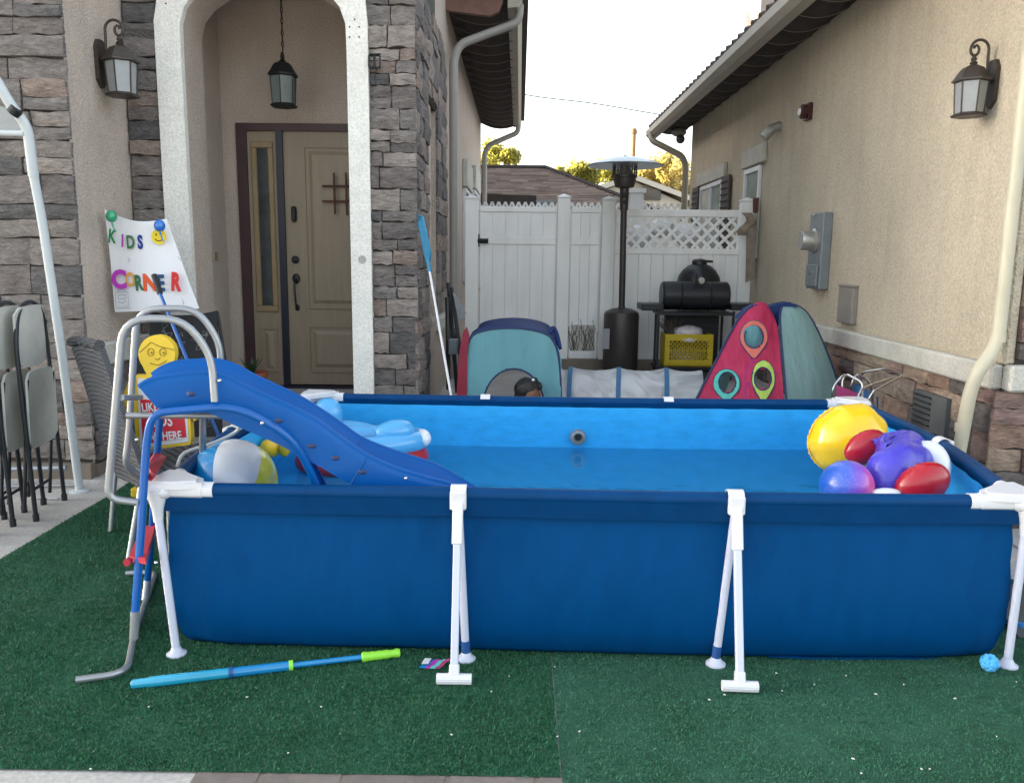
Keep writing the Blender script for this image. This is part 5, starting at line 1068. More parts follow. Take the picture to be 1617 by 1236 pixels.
# ------------------------------------------------------------------ folding chairs (left edge)
w_v = V((-.06, .40, 0))
def folding_chair(F, label):           # F: far foot on the ground
    N_ = F-w_v; b = V((F.x, F.y, 0)); t = empty('folding_chair', b, label, 'folding chair', 'folded chairs stacked on the concrete'); wv = w_v; nx = V((.99, .15, 0))
    H_ = 1.22; lean = V((.03, 0, 0)); Nf, Ff = N_, F
    top = lambda p, z, s_=0: V((p.x, p.y, 0))+lean*(z/H_)+V((0, 0, z))+nx*s_
    mb = MB(); mb.tube(rnd_path([top(Nf, 0.01, .05), top(Nf, 1.0), top(Nf+wv*.12, 1.18), top(Nf+wv*.5, H_+.01), top(Nf+wv*.88, 1.18), top(Ff, 1.0), top(Ff, 0.01, .05)], .12), .0125, 10); mb.build('front_frame', 'chair_tube', t)
    mb = MB(); mb.tube([top(Nf+wv*.07, .06, -.02), top(Nf+wv*.07, .80, .035)], .0105, 8); mb.tube([top(Ff-wv*.07, .06, -.02), top(Ff-wv*.07, .80, .035)], .0105, 8); mb.tube([top(Nf+wv*.07, .14, -.02), top(Ff-wv*.07, .14, -.02)], .009, 8); mb.build('rear_frame', 'chair_tube', t)
    def pan(z0, z1, bow, s_):
        G = []
        for i in range(9):
            u = i/8; row = []
            for j in range(7):
                v_ = j/6; uu = .03+.94*u; rz_ = .045*(abs(u-.5)*2)**7; z = z0+rz_+(z1-z0-2*rz_)*v_; row.append(top(Nf+wv*uu, z, s_+bow*(1-(2*u-1)**2)))
            G.append(row)
        m_ = MB(); m_.grid(G, .012); return m_
    pan(.86, 1.20, .02, -.012).build('backrest', 'chair_plastic', t, 50); pan(.40, .84, -.012, .03).build('seat', 'chair_plastic', t, 50)
    mb = MB()
    for p in (Nf, Ff): mb.lathe([(.017, 0), (.017, .04)], top(p, .0, .05), 10)
    mb.build('foot_cap', 'chair_tube', t); return t
for p, lb in ((az(88, 790, 0), 'rearmost folded chair of the stack, pale plastic seat and black frame, nearest the stone wall'), (az(55, 797, 0), 'middle folded chair of the stack with pale plastic back and black tube frame'),
              (az(24, 809, 0), 'foremost folded chair of the stack, its pale seat cut by the photo edge'), (az(-8, 820, 0), 'outermost folded chair, mostly outside the left edge of the photo')): folding_chair(V((p.x, p.y, 0)), lb)
t = empty('wall_ledge', (-3.2, 5.2, 0), 'dark metal bracket clutter on the ground behind the folded chairs', 'clutter')
mb = MB(); mb.tube([(-3.3, 5.1, .12), (-2.92, 5.15, .12)], .02, 8); mb.tube([(-3.3, 5.05, .02), (-2.8, 5.1, .02)], .008, 8); mb.tube([(-2.99, 4.85, .01), (-2.80, 4.83, .01)], .006, 6); mb.build('rod', 'silver', t)
# white frame pole with elbow
t = empty('canopy_frame', (-2.77, 5.03, 0), 'white steel swing frame with bent leg standing beside the folded chairs', 'swing frame')
mb = MB(); mb.tube(rnd_path([at(126, 776, 5.04), at(98, 560, 4.95), at(66, 345, 4.85), at(52, 272, 4.8)], .1), .025, 12); mb.build('leg', 'white_metal', t)
mb = MB(); mb.tube(rnd_path([at(53, 278, 4.8), at(43, 200, 4.75), at(18, 168, 4.7), at(-10, 120, 4.65), at(-80, 10, 4.6)], .16), .028, 12); mb.build('elbow', 'white_metal', t)
mb = MB(); mb.lathe([(.06, 0), (.06, .008), (.035, .014)], az(126, 776, 0), 16); mb.build('foot_plate', 'white_metal', t)
mb = MB(); mb.tube([at(27, 172, 4.69), at(20, 180, 4.69)], .034, 12); mb.build('clamp', 'iron', t)
mb = MB(); mb.prism([at(-40, 160, 4.75), at(22, 172, 4.75), at(34, 208, 4.75), at(-40, 206, 4.75)], (0, .01, 0)); mb.build('panel', 'lamp_glass', t, 0)
mb = MB(); mb.tube([at(-40, 209, 4.74), at(38, 211, 4.74)], .016, 10); mb.build('lower_bar', 'white_metal', t)

# ------------------------------------------------------------------ handmade poster
PY = 5.62
t = empty('poster', at(240, 490, PY), 'white handmade poster reading KIDS CORNER in painted letters behind the slide', 'poster')
o_ = [(165, 331), (190, 340), (205, 352), (221, 355), (240, 349), (262, 345), (278, 390), (297, 445), (314, 487), (270, 487), (220, 492), (180, 493), (176, 440), (170, 385)]
cpt = at(225, 420, PY)
L0 = [(165, 331), (169, 372), (173, 412), (176, 452), (180, 493)]; L1 = [(262, 345), (276, 385), (288, 420), (300, 452), (314, 487)]
G = []
for j in range(9):
    f_ = j/8; a0 = spl([at(x, y, PY) for x, y in L0], 2)[j]; b0 = spl([at(x, y, PY) for x, y in L1], 2)[j]; row = []
    for i in range(15):
        u = i/14; p = a0.lerp(b0, u); p.z -= .045*4*u*(1-u)*(1-f_)**1.5; p.y += .015*sin(u*7+f_*2)-.01*4*u*(1-u); row.append(p)
    G.append(row)
mb = MB(); mb.grid(G[::-1], .003); mb.build('sheet', 'paper', t, 60)
rr = lambda: RN.uniform(-.08, .08)
for ch, px, py, sz, mt, b_ in (('K', 170, 382, .125, 'ink_green', .004), ('I', 191, 389, .115, 'ink_purple', .004), ('D', 200, 392, .12, 'ink_dgreen', .004), ('S', 218, 392, .12, 'ink_blue', .006),
                           ('C', 177, 454, .165, 'ink_magenta', .009), ('O', 199, 452, .13, 'ink_ochre', .004), ('R', 214, 458, .14, 'ink_dgreen', .006), ('N', 226, 458, .15, 'ink_orange', .008), ('E', 250, 459, .15, 'ink_navy', .006), ('R', 270, 457, .16, 'ink_red', .010)):
    text_obj(ch, sz, mt, at(px, py, PY-.028), t, tilt=rr() - (.12 if ch in 'KI' else 0), bold=b_, sx=.62 if ch in 'OIDSKER' else .85)
mb = MB(); q = at(251, 374, PY-.03); mb.lathe([(.05, 0), (.05, .003)], q, 20, (0, -1, 0)); fc = mb.build('smiley', 'ink_yellow', t)
mb = MB(); mb.tube([q+V((.028*cos(a), -.004, .028*sin(a))) for a in [pi*1.15+pi*.7*i/8 for i in range(9)]], .003, 5); mb.ell(q+V((-.016, -.004, .014)), (.005, .003, .007), 8, 5); mb.ell(q+V((.016, -.004, .014)), (.005, .003, .007), 8, 5); mb.build('face_lines', 'ink_black', fc)
mb = MB()
def sk(pts): mb.tube([at(x, y, PY-.03) for x, y in pts], .0018, 4)
sk([(182, 462), (183, 484), (203, 483), (202, 461), (182, 462)]); sk([(186, 466), (199, 466), (198, 472), (187, 472), (186, 466)]); sk([(187, 476), (193, 479), (199, 475)]); sk([(188, 461), (186, 457), (196, 456), (197, 461)]); sk([(288, 472), (290, 478), (288, 484)]); sk([(202, 407), (205, 411), (203, 414)]); sk([(184, 487), (206, 486)]); sk([(281, 406), (286, 412)])
o = mb.build('pencil_drawing', 'ink_pencil', t); o['kind'] = 'stuff'
for nm, px, py, mt, lb in (('g', 176, 342, 'balloon_green', 'small green balloon tied to the left top corner of the poster'), ('b', 252, 357, 'balloon_blue', 'small blue balloon tied near the right top corner of the poster')):
    q = at(px, py, PY-.08); bt = empty('balloon', q-V((0, 0, .05)), lb, 'balloon', 'balloons on the poster')
    mb = MB(); mb.ell(q, (.036, .036, .043), 16, 12, None, lambda d: 1-.12*max(0, -d.z)**2); mb.build('balloon_skin', mt, bt, 60)
    mb = MB(); mb.tube(spl([q-V((0, 0, .04)), q+V((.008, 0, -.07)), q+V((.02, 0, -.10))], 4), [.007, .006, .006, .005, .005, .005, .004, .004, .008], 6); mb.build('neck', mt, bt)
# black cloth with triangle print hung below the poster
t = empty('camp_chair', (-2.2, 5.9, 0), 'black folding camp chair with pale triangle pattern behind the slide', 'camp chair')
CY = 5.75
a0, b0, c0, d0 = at(236, 492, CY), at(343, 490, CY), at(352, 690, CY), at(240, 690, CY); mb = MB(); G = []
for j in range(10):
    row = []
    for i in range(9): u = i/8; f_ = j/9; p = a0.lerp(b0, u).lerp(d0.lerp(c0, u), f_); p.z += -.03*4*u*(1-u)*(1-f_); p.y += .03*noise.noise(V((u*4, f_*4, 0))); row.append(p)
    G.append(row)
mb.grid(G[::-1], .006); mb.build('back_cloth', 'cloth_black', t, 60)
mb = MB(); R = random.Random(4)
for k in range(46):
    u, f_ = R.uniform(.06, .94), R.uniform(.08, .9); p = a0.lerp(b0, u).lerp(d0.lerp(c0, u), f_)+V((0, -.045, -.02)); s_ = R.uniform(.012, .03); a = R.uniform(0, 6.28)
    mb.tube([p+V((s_*cos(a+q*2*pi/3), 0, s_*sin(a+q*2*pi/3))) for q in range(3)], .0014, 3, True)
mb.build('triangle_print', 'chair_plastic', t, kind='stuff')
mb = MB(); mb.tube([at(236, 495, CY+.03), V((-2.45, 5.8, 0))], .012, 8); mb.tube([at(343, 492, CY+.03), V((-2.0, 5.8, 0))], .012, 8); mb.build('frame', 'dark_tube', t)
t = empty('brush_pole', at(345, 690, 4.9), 'blue telescopic pole with black grip leaning in front of the poster', 'pole')
mb = MB(); mb.tube([at(252, 462, 5.3), at(352, 705, 4.9)], .011, 10); mb.build('pole', 'tube_blue', t)
mb = MB(); mb.tube([at(243, 434, 5.34), at(253, 464, 5.3)], .018, 10); mb.build('grip', 'iron', t)
# spiky plant in terracotta pot
q = at(398, 590, 6.75); t = empty('potted_plant', (q.x, 6.75, FL), 'small spiky plant in a terracotta pot beside the front door', 'potted plant')
mb = MB(); mb.lathe([(.08, 0), (.115, .16), (.13, .165), (.13, .20), (.115, .20), (.10, .17)], (q.x, 6.75, FL), 20); mb.build('pot', 'terracotta', t, 30)
R = random.Random(3)
for k in range(26):
    a = R.uniform(0, 6.28); e = R.uniform(.5, 1.3); L_ = R.uniform(.14, .24); b = V((q.x, 6.75, FL+.17)); d = V((cos(a)*cos(e), sin(a)*cos(e), sin(e))); s_ = d.cross(V((0, 0, 1))).normalized()
    G = [[b+d*L_*f_+V((0, 0, -.05*f_*f_))-s_*.012*(1-f_)**.6*(f_*3 if f_ < .33 else 1), b+d*L_*f_+V((0, 0, -.05*f_*f_))+s_*.012*(1-f_)**.6*(f_*3 if f_ < .33 else 1)] for f_ in [0, .2, .4, .6, .8, 1]]
    mb = MB(); mb.grid(G, .0015); mb.build('leaf', 'leaf_dark', t, 60)
q = at(350, 572, 6.5); t = empty('dried_wreath', (q.x, 6.5, FL), 'dark leafy bundle standing on the porch step left of the potted plant', 'plant')
for k in range(30):
    a = R.uniform(0, 6.28); e = R.uniform(.2, 1.4); L_ = R.uniform(.12, .3); b = V((q.x, 6.5, FL+.02)); d = V((cos(a)*cos(e), sin(a)*cos(e), sin(e))); s_ = d.cross(V((0, 0, 1))).normalized()
    G = [[b+d*L_*f_-s_*.014*(1-f_)**.5, b+d*L_*f_+s_*.014*(1-f_)**.5] for f_ in [0, .35, .7, 1]]; mb = MB(); mb.grid(G, .0015); mb.build('leaf', 'cloth_black' if k % 3 else 'leaf_dark', t, 60)

# ------------------------------------------------------------------ wicker chair and child-shaped warning sign
WC = empty('wicker_chair', az(200, 860, 0), 'grey wicker patio chair standing behind the slide ladder', 'chair')
def gridq(q4, n, m, curve, thick, name, mt, parent):
    a, b, c, d = q4; G = []
    for j in range(m+1):
        row = []
        for i in range(n+1): u = i/n; v_ = j/m; p = a.lerp(b, u).lerp(d.lerp(c, u), v_)+V(curve)*(4*u*(1-u)); row.append(p)
        G.append(row)
    mb = MB(); mb.grid(G[::-1], thick); return mb.build(name, mt, parent, 60)
gridq((at(114, 548, 4.75), at(157, 551, 4.2), at(232, 770, 3.95), at(178, 742, 4.5)), 8, 10, (-.05, 0, .0), .03, 'backrest', 'wicker', WC)
gridq((at(182, 725, 4.5), at(335, 695, 4.6), at(330, 745, 4.05), at(225, 775, 3.95)), 8, 6, (0, 0, .0), .03, 'seat', 'wicker', WC)
px_tube('top_roll', [(113, 540, 4.76), (128, 538, 4.6), (157, 545, 4.22)], .028, 'wicker', .03, WC)
for a, b in (((182, 745, 4.3), (175, 838, 4.25)), ((222, 770, 3.95), (203, 884, 3.78)), ((330, 740, 4.1), (334, 800, 4.1)), ((300, 700, 4.6), (300, 760, 4.6))):
    A_, B_ = at(*a), at(*b); B_.z = max(B_.z, 0.01); mb = MB(); mb.tube([A_, B_], .013, 10); mb.build('leg', 'silver', WC)
SY = 4.28
t = empty('warning_sign', at(265, 700, SY), 'yellow child-shaped plastic sign with red panel about kids living here', 'sign')
out = [(247.5+29*cos(a), 559+30*sin(a)) for a in [pi*.78+pi*1.55*i/24 for i in range(25)]]+[(258, 588), (258, 596), (290, 600), (305, 612), (312, 650), (307, 665), (300, 655), (302, 692), (300, 702), (216, 712), (212, 660), (208, 648), (192, 645), (191, 632), (204, 600), (214, 592), (232, 592)]
mb = MB(); mb.prism([at(x, y, SY) for x, y in out][::-1], (0, .045, 0)); mb.build('figure', 'yellow_plastic', t, 0)
mb = MB(); mb.tube([at(x, y, SY-.002) for x, y in [(221, 556), (238, 540), (252, 547), (275, 552)]], .0025, 5)
for cx_ in (238, 257): mb.tube([at(cx_+5*cos(a), 556+6*sin(a), SY-.002) for a in [2*pi*i/12 for i in range(12)]], .0022, 5, True); mb.ell(at(cx_+1, 557, SY-.002), (.006, .003, .007), 8, 6)
mb.tube([at(x, y, SY-.002) for x, y in [(245, 566), (249, 568), (253, 565)]], .003, 5); mb.tube(spl([at(x, y, SY-.002) for x, y in [(237, 573), (250, 576), (263, 569)]], 4), .0026, 5); mb.build('face_lines', 'yellow_line', t)
mb = MB(); mb.prism([at(x, y, SY-.004) for x, y in [(217, 597), (292, 604), (298, 697), (221, 708)]][::-1], (0, .003, 0)); mb.build('white_panel', 'white', t, 0)
mb = MB(); mb.prism([at(x, y, SY-.008) for x, y in [(221, 630), (289, 636), (294, 690), (226, 701)]][::-1], (0, .003, 0)); mb.build('red_panel', 'sign_red', t, 0)
for s_, px, py, z_ in (('LIKE YOUR', 224, 650, .065), ('KIDS', 235, 674, .085), ('LIVE HERE', 229, 696, .062)): text_obj(s_, z_, 'white', at(px, py, SY-.01), t, name='lettering', tilt=.07, bold=.0015, sx=.72)
mb = MB(); mb.obox(az(238, 775, .1), (.10, 0, 0), (0, .05, 0), (0, 0, .03), .01); single(mb, 'yellow_block', 'yellow_plastic', 'small yellow plastic block on the turf under the wicker chair', 'block')

# ------------------------------------------------------------------ skimmer net and stuff by the pillar
t = empty('skimmer_net', at(714, 626, 5.4), 'blue pool skimmer net on a white pole leaning on the stone pillar', 'skimmer net')
mb = MB(); mb.tube([at(677, 420, 5.75), at(715, 640, 5.4)], .0085, 10); mb.build('pole', 'white', t)
rimp = [(662, 340), (668, 342), (674, 368), (680, 400), (679, 412), (673, 412), (667, 385), (661, 355)]
mb = MB(); mb.tube([at(x, y, 5.8-.06*sin(i*pi/4)) for i, (x, y) in enumerate(rimp)], .006, 6, True); mb.tube([at(675, 408, 5.75), at(679, 430, 5.74)], .014, 8); mb.build('hoop', 'net_blue', t)
mb = MB(); mb.prism([at(x, y, 5.82) for x, y in rimp][::-1], (0, .004, 0)); mb.build('net', 'net_blue', t, 0)
t = empty('folded_pushchair', (-.66, 7.2, .1), 'folded dark pushchair frame with grey cloth leaning by the stone pillar', 'pushchair')
mb = MB()
for a, b in (((708, 447, 7.4), (722, 620, 7.0)), ((713, 455, 7.3), (733, 600, 6.9)), ((706, 470, 7.1), (708, 615, 6.9)), ((716, 520, 7.3), (731, 575, 6.9))): mb.tube([at(*a), at(*b)], .018, 8)
mb.build('frame', 'dark_tube', t)
mb = MB(); mb.prism([at(715, 462, 7.2), at(722, 470, 7.2), at(736, 495, 7.2), at(724, 510, 7.2)][::-1], (0, .05, 0)); mb.build('hood', 'gray_cloth', t, 0)
mb = MB(); a, b = at(708, 536, 6.85), at(722, 560, 6.85); mb.box(a.x, b.x, 6.85, 6.95, b.z, a.z, .006); mb.build('pocket', 'gray_metal', t)

# ------------------------------------------------------------------ play tents
TY = 6.3
T1 = empty('cube_tent', (-.05, TY+.35, gz(6.6)), 'teal cube play tent with blue edging and arched doorway behind the pool', 'play tent')
def tent_outline(Y):
    pts = [(733, 700), (733, 640), (737, 560), (742, 535), (755, 524), (790, 518), (830, 519), (862, 527), (875, 540), (883, 570), (886, 640), (886, 700)]
    return spl([at(x, y, Y) for x, y in pts], 5)
O = resample(tent_outline(TY), 61); zb = gz(TY)
n_ = 40
def inside_hole(p, cx_, cz, rx, rz): return ((p.x-cx_)/rx)**2+((p.z-cz)/rz)**2 < 1
hc = at(811, 640, TY); hr = at(859, 640, TY).x-hc.x; hz = at(811, 582, TY).z-hc.z
G = []; L_ = [p for p in O]
for j in range(n_+1):
    f_ = j/n_; row = []
    for i in range(n_+1):
        u = i/n_; k = u*30; a = L_[int(round(30-30*f_*1))] if False else None
        zt = at(735+150*u, 700, TY).z; top_ = None
        x_l, x_r = at(733, 600, TY).x, at(886, 600, TY).x; x = x_l+(x_r-x_l)*u
        # height of the outline above this x
        zc = max((p.z for p in O if abs(p.x-x) < .02), default=.5); z = zb+.0+(zc-zb)*f_; row.append(V((x, TY+.02*sin(u*pi)*0-.01*sin(f_*pi), z)))
    G.append(row)
keep = lambda i, j: not (inside_hole((G[i][j]+G[i+1][j+1])/2, hc.x, hc.z, hr, hz))
mb = MB(); mb.grid(G, .003, keep); mb.build('front_panel', 'tent_teal', T1, 60)
mb = MB(); mb.tube(O, .010, 6); mb.tube([V((hc.x+hr*cos(a), TY-.006, hc.z+hz*sin(a))) for a in [pi*i/24 for i in range(25)]], .008, 6); mb.build('edge_piping', 'tent_line', T1)
B_ = [p+V((.02, .78, 0)) for p in O]; mb = MB(); mb.grid([[p+V((0, .0, .012)) for p in O], [p+V((0, .12, .022)) for p in O], [p+V((0.01, .45, .0)) for p in O], [p+V((0, .66, .03)) for p in B_] if False else [p+V((0, 0, .02)) for p in B_]], .003); mb.build('roof_panel', 'tent_navy', T1, 60)
mb = MB(); sidep = [(724, 700), (721, 620), (725, 560), (731, 525), (737, 516), (741, 530), (738, 560), (737, 640), (736, 700)]; mb.prism([at(x, y, TY-.02) for x, y in sidep][::-1], (0, .03, 0)); mb.build('side_flap', 'tent_crimson', T1, 0)
mb = MB(); mb.tube(spl([at(868, 527, TY+.1), at(873, 518, TY+.2), at(879, 527, TY+.15), at(884, 550, TY+.05)], 5), .018, 8); mb.build('corner_fold', 'tent_navy', T1)
# tunnel
T2 = empty('play_tunnel', (.95, 6.75, gz(6.7)), 'sheer white mesh play tunnel with blue hoops joining the two tents', 'play tunnel')
a, b = at(884, 600, 6.7), at(1125, 612, 6.7); TRd = .25; zc = gz(6.7)+TRd
ringx = [884, 903, 980, 1056, 1125]
rx_ = [at(x, 610, 6.6).x for x in ringx]
G = []; 
for i in range(len(rx_)-1):
    for s_ in range(6):
        t_ = s_/6; x = rx_[i]+(rx_[i+1]-rx_[i])*t_; sag = .03*4*t_*(1-t_); G.append([V((x+.06*cos(th)*.5, 6.75+(TRd)*cos(th)*(1-sag), zc-.0+(TRd+.02-sag*.9)*sin(th))) for th in [2*pi*k/24 for k in range(25)]])
mb = MB(); mb.grid(G, 0); mb.build('mesh_tube', 'netting', T2, 60)
for x in rx_[1:-1]:
    mb = MB(); P = []
    for k in range(33):
        th = 2*pi*k/32; P.append(V((x+.03*cos(th), 6.75+TRd*cos(th)*1.01, zc+(TRd+.022)*sin(th))))
    G = [[p+V((-.019, 0, 0)) for p in P], [p+V((.019, 0, 0)) for p in P]]; mb.grid(G, .004); mb.build('hoop', 'ring_blue', T2, 60)
# pyramid tent
PY0 = 6.0
T3 = empty('pyramid_tent', (1.9, 6.4, gz(6.3)), 'red and teal pyramid play tent with balloon-shaped porthole windows', 'play tent')
Lc = spl([at(1070, 690, PY0), at(1098, 632, PY0+.0), at(1135, 560, PY0+.18), at(1165, 505, PY0+.33), at(1188, 482, PY0+.42)], 6)
Rc = spl([at(1241, 690, PY0-.1), at(1238, 632, PY0-.08), at(1232, 560, PY0+.1), at(1226, 510, PY0+.26), at(1212, 482, PY0+.40)], 6)
Fc = spl([at(1350, 690, PY0+.35), at(1328, 620, PY0+.4), at(1303, 550, PY0+.45), at(1275, 495, PY0+.5), at(1246, 478, PY0+.52)], 6)
Rb = spl([at(1243, 690, PY0-.09), at(1241, 632, PY0-.07), at(1235, 560, PY0+.11), at(1231, 500, PY0+.28), at(1236, 480, PY0+.42)], 6)
KK = 46; Lr, Rr, F2, Rb2 = resample(Lc, KK), resample(Rc, KK), resample(Fc, KK), resample(Rb, KK)
S = [[Lr[i].lerp(Rr[i], j/44)+V((0, -.05*4*(j/44)*(1-j/44)*(1-i/60), .03*4*(j/44)*(1-j/44)*(i/KK)**3)) for j in range(45)] for i in range(KK)]
holes = [(1190, 532, 14.5, 17), (1148, 604, 13, 16), (1204, 598, 13, 17)]
def pix(p): d_ = p-V((0, 0, EYE)); z_ = d_.dot(_f); return CW/2+CF*d_.dot(CR)/z_, CH/2-CF*d_.dot(CU)/z_
def inh(p):
    x, y = pix(p); return any(((x-a)/r1)**2+((y-b)/r2)**2 < 1 for a, b, r1, r2 in holes)
def near(px, py):
    best = min(((pix(p)[0]-px)**2+(pix(p)[1]-py)**2, p) for r_ in S for p in r_) if False else None
    bp_, bd = None, 1e9
    for r_ in S:
        for p in r_:
            x, y = pix(p); dd = (x-px)**2+(y-py)**2
            if dd < bd: bd = dd; bp_ = p
    return at(px, py, bp_.y)
mb = MB(); mb.grid(S, .003, lambda i, j: not inh((S[i][j]+S[i+1][j+1])/2)); mb.build('front_panel', 'tent_red', T3, 60)
mb = MB(); mb.grid([[Rb2[i].lerp(F2[i], j/12)+V((.04*4*(j/12)*(1-j/12), -.03*4*(j/12)*(1-j/12), 0)) for j in range(13)] for i in range(KK)], .003); mb.build('side_panel', 'tent_teal2', T3, 60)
bk = [V((p.x+.42*(1-i/KK)+.06, p.y+.75*(1-i/KK)**.8, p.z)) for i, p in enumerate(Lr)]; fk = [V((p.x, p.y+.55*(1-i/KK)**.8, p.z)) for i, p in enumerate(F2)]
mb = MB(); mb.grid([[bk[i].lerp(Lr[i], j/4) for j in range(5)] for i in range(KK)], .003); mb.build('side_panel', 'tent_teal2', T3, 60)
mb = MB(); mb.grid([[F2[i].lerp(fk[i], j/4) for j in range(5)] for i in range(KK)], .003); mb.build('side_panel', 'tent_red', T3, 60)
mb = MB(); cap_ = [at(x, y, PY0+.38) for x, y in [(1165, 503), (1180, 488), (1195, 480), (1210, 486), (1228, 480), (1245, 477), (1262, 484), (1240, 484), (1231, 500), (1229, 518), (1222, 500), (1210, 487), (1195, 483), (1180, 492)]]; mb.prism(cap_[::-1], (0, .12, 0)); mb.build('top_cap', 'tent_navy', T3, 0)
for C_ in (Lr, Rb2, F2): mb = MB(); mb.tube([p+V((0, -.008, 0)) for p in C_], .009, 6); mb.build('edge_piping', 'tent_line', T3)
def ringshape(inner, outer, mt, ln_):
    n2 = 28; I_ = [near(inner[0]+inner[2]*cos(2*pi*k/n2), inner[1]+inner[3]*sin(2*pi*k/n2))+V((0, -.008, 0)) for k in range(n2+1)]
    O2 = []
    for k in range(n2+1):
        a = 2*pi*k/n2; x = outer[0]+outer[2]*cos(a); y = outer[1]+outer[3]*sin(a)
        if sin(a) > 0: x = outer[0]+outer[2]*cos(a)*(1-.30*sin(a)**3); y += outer[4]*sin(a)**6
        O2.append(near(x, y)+V((0, -.006, 0)))
    m1 = MB(); m1.grid([O2, I_], .003); m1.build('porthole_ring', mt, T3, 60)
    m1 = MB(); m1.tube(O2[:-1], .0045, 5, True); m1.tube(I_[:-1], .006, 5, True); m1.build('porthole_piping', 'tent_line', T3)
ringshape((1190, 532, 15, 18), (1190, 532, 22, 26, 8), 'tent_coral', 0); ringshape((1148, 604, 13.5, 16.5), (1147, 606, 21, 23, 4), 'tent_turq', 0); ringshape((1204, 598, 13.5, 18), (1205, 598, 18, 29, 8), 'tent_green', 0)
mb = MB(); mb.tube([near(x, y)+V((0, -.008, 0)) for x, y in [(1184, 566), (1190, 570), (1182, 576), (1177, 590), (1176, 604), (1181, 610), (1184, 605), (1178, 604), (1176, 615), (1176, 628)]], .003, 5); mb.build('balloon_string', 'ink_purple', T3)
# teal disc added close behind the top porthole so the inside looks lit
q = near(1190, 532); mb = MB(); mb.lathe([(.085, 0), (.085, .002)], q+V((.0, .03, 0)), 16, (0, -1, 0)); mb.build('porthole_backing', 'tent_teal', T3)

# ------------------------------------------------------------------ child
hp = at(836, 620, 6.16)
t = empty('person', (hp.x, 6.3, gz(6.2)), 'small child with dark hair and white hair beads crouching in the tent doorway', 'person')
def skin_mesh(name, verts, edges, radii, mt, parent, sub=2):
    me = bpy.data.meshes.new(name); off = WL[parent.name]; me.from_pydata([tuple(V(v_)-off) for v_ in verts], edges, []); ob = bpy.data.objects.new(name, me); COL.objects.link(ob)
    md = ob.modifiers.new('s', 'SKIN'); lay = me.skin_vertices[0].data if me.skin_vertices else None
    if lay is None:
        me.attributes  # skin layer is made with the modifier
    for i, r_ in enumerate(radii): me.skin_vertices[0].data[i].radius = (r_, r_)
    me.skin_vertices[0].data[0].use_root = True; md.use_smooth_shade = True; ms = ob.modifiers.new('u', 'SUBSURF'); ms.levels = sub; ms.render_levels = sub
    dg = bpy.context.evaluated_depsgraph_get(); dg.update(); nm_ = bpy.data.meshes.new_from_object(ob.evaluated_get(dg)); bpy.data.objects.remove(ob); nm_.materials.clear(); nm_.materials.append(M[mt]); nm_.name = name
    for p_ in nm_.polygons: p_.use_smooth = True
    o = bpy.data.objects.new(name, nm_); COL.objects.link(o); o.parent = parent; WL[o.name] = off; return o
hx, hy, hz_ = hp.x, hp.y, hp.z; gy = gz(6.3)
Vs = [(hx-.03, hy+.24, gy+.12), (hx-.02, hy+.18, gy+.22), (hx-.01, hy+.10, gy+.30), (hx, hy+.03, hz_-.13), (hx, hy+.01, hz_-.085), (hx+.0, hy, hz_-.02), (hx, hy, hz_+.035),
      (hx-.11, hy+.09, gy+.29), (hx-.14, hy+.0, gy+.19), (hx-.10, hy-.08, gy+.12), (hx+.10, hy+.09, gy+.29), (hx+.14, hy+.0, gy+.19), (hx+.11, hy-.09, gy+.12),
      (hx-.10, hy+.24, gy+.12), (hx-.13, hy+.05, gy+.17), (hx-.12, hy+.10, gy+.03), (hx-.12, hy+.0, gy+.03), (hx+.05, hy+.24, gy+.12), (hx+.10, hy+.05, gy+.17), (hx+.08, hy+.10, gy+.03), (hx+.08, hy+.0, gy+.03)]
Es = [(0, 1), (1, 2), (2, 3), (3, 4), (4, 5), (5, 6), (2, 7), (7, 8), (8, 9), (2, 10), (10, 11), (11, 12), (0, 13), (13, 14), (14, 15), (15, 16), (0, 17), (17, 18), (18, 19), (19, 20)]
Rs = [.075, .08, .075, .035, .045, .083, .07, .038, .026, .02, .038, .026, .02, .055, .042, .03, .025, .055, .042, .03, .025]
skin_mesh('body', Vs, Es, Rs, 'skin', t)
mb = MB(); mb.ell((hx, hy, hz_-.005), (.078, .088, .098), 20, 14); mb.ell((hx+.015, hy-.086, hz_-.058), (.012, .016, .014), 8, 6); mb.ell((hx-.08, hy+.005, hz_-.02), (.01, .02, .026), 8, 6); mb.ell((hx+.08, hy+.005, hz_-.02), (.01, .02, .026), 8, 6); mb.build('face', 'skin', t, 60)
mb = MB()
for dx in (-.028, .035): mb.ell((hx+dx, hy-.079, hz_-.038), (.014, .007, .008), 10, 6)
mb.build('eye', 'white', t); mb = MB()
for dx in (-.026, .037): mb.ell((hx+dx, hy-.084, hz_-.041), (.006, .004, .006), 8, 6)
mb.build('pupil', 'ink_black', t); mb = MB(); mb.ell((hx+.01, hy-.076, hz_-.08), (.02, .008, .007), 10, 6); mb.build('mouth', 'tent_crimson', t)
mb = MB(); mb.ell((hx-.020, hy+.010, hz_+.026), (.097, .098, .088), 24, 16, None, lambda d: 1+.10*noise.noise(d*6)+.04*noise.noise(d*15))
for (dx, dz, r_) in ((-.085, -.04, .035), (.065, .045, .035), (-.03, .085, .03), (.04, .085, .028), (-.095, -.08, .028)): mb.ell((hx+dx, hy+.03, hz_+dz), (r_, r_, r_), 12, 8, None, lambda d: 1+.25*noise.noise(d*7))
mb.build('hair', 'hair', t, 60)
for dx, dz in ((.002, .088), (.026, .10)): mb = MB(); mb.ell((hx+dx, hy-.015, hz_+dz), (.012, .012, .012), 12, 8); mb.build('hair_bead', 'white', t, 60)
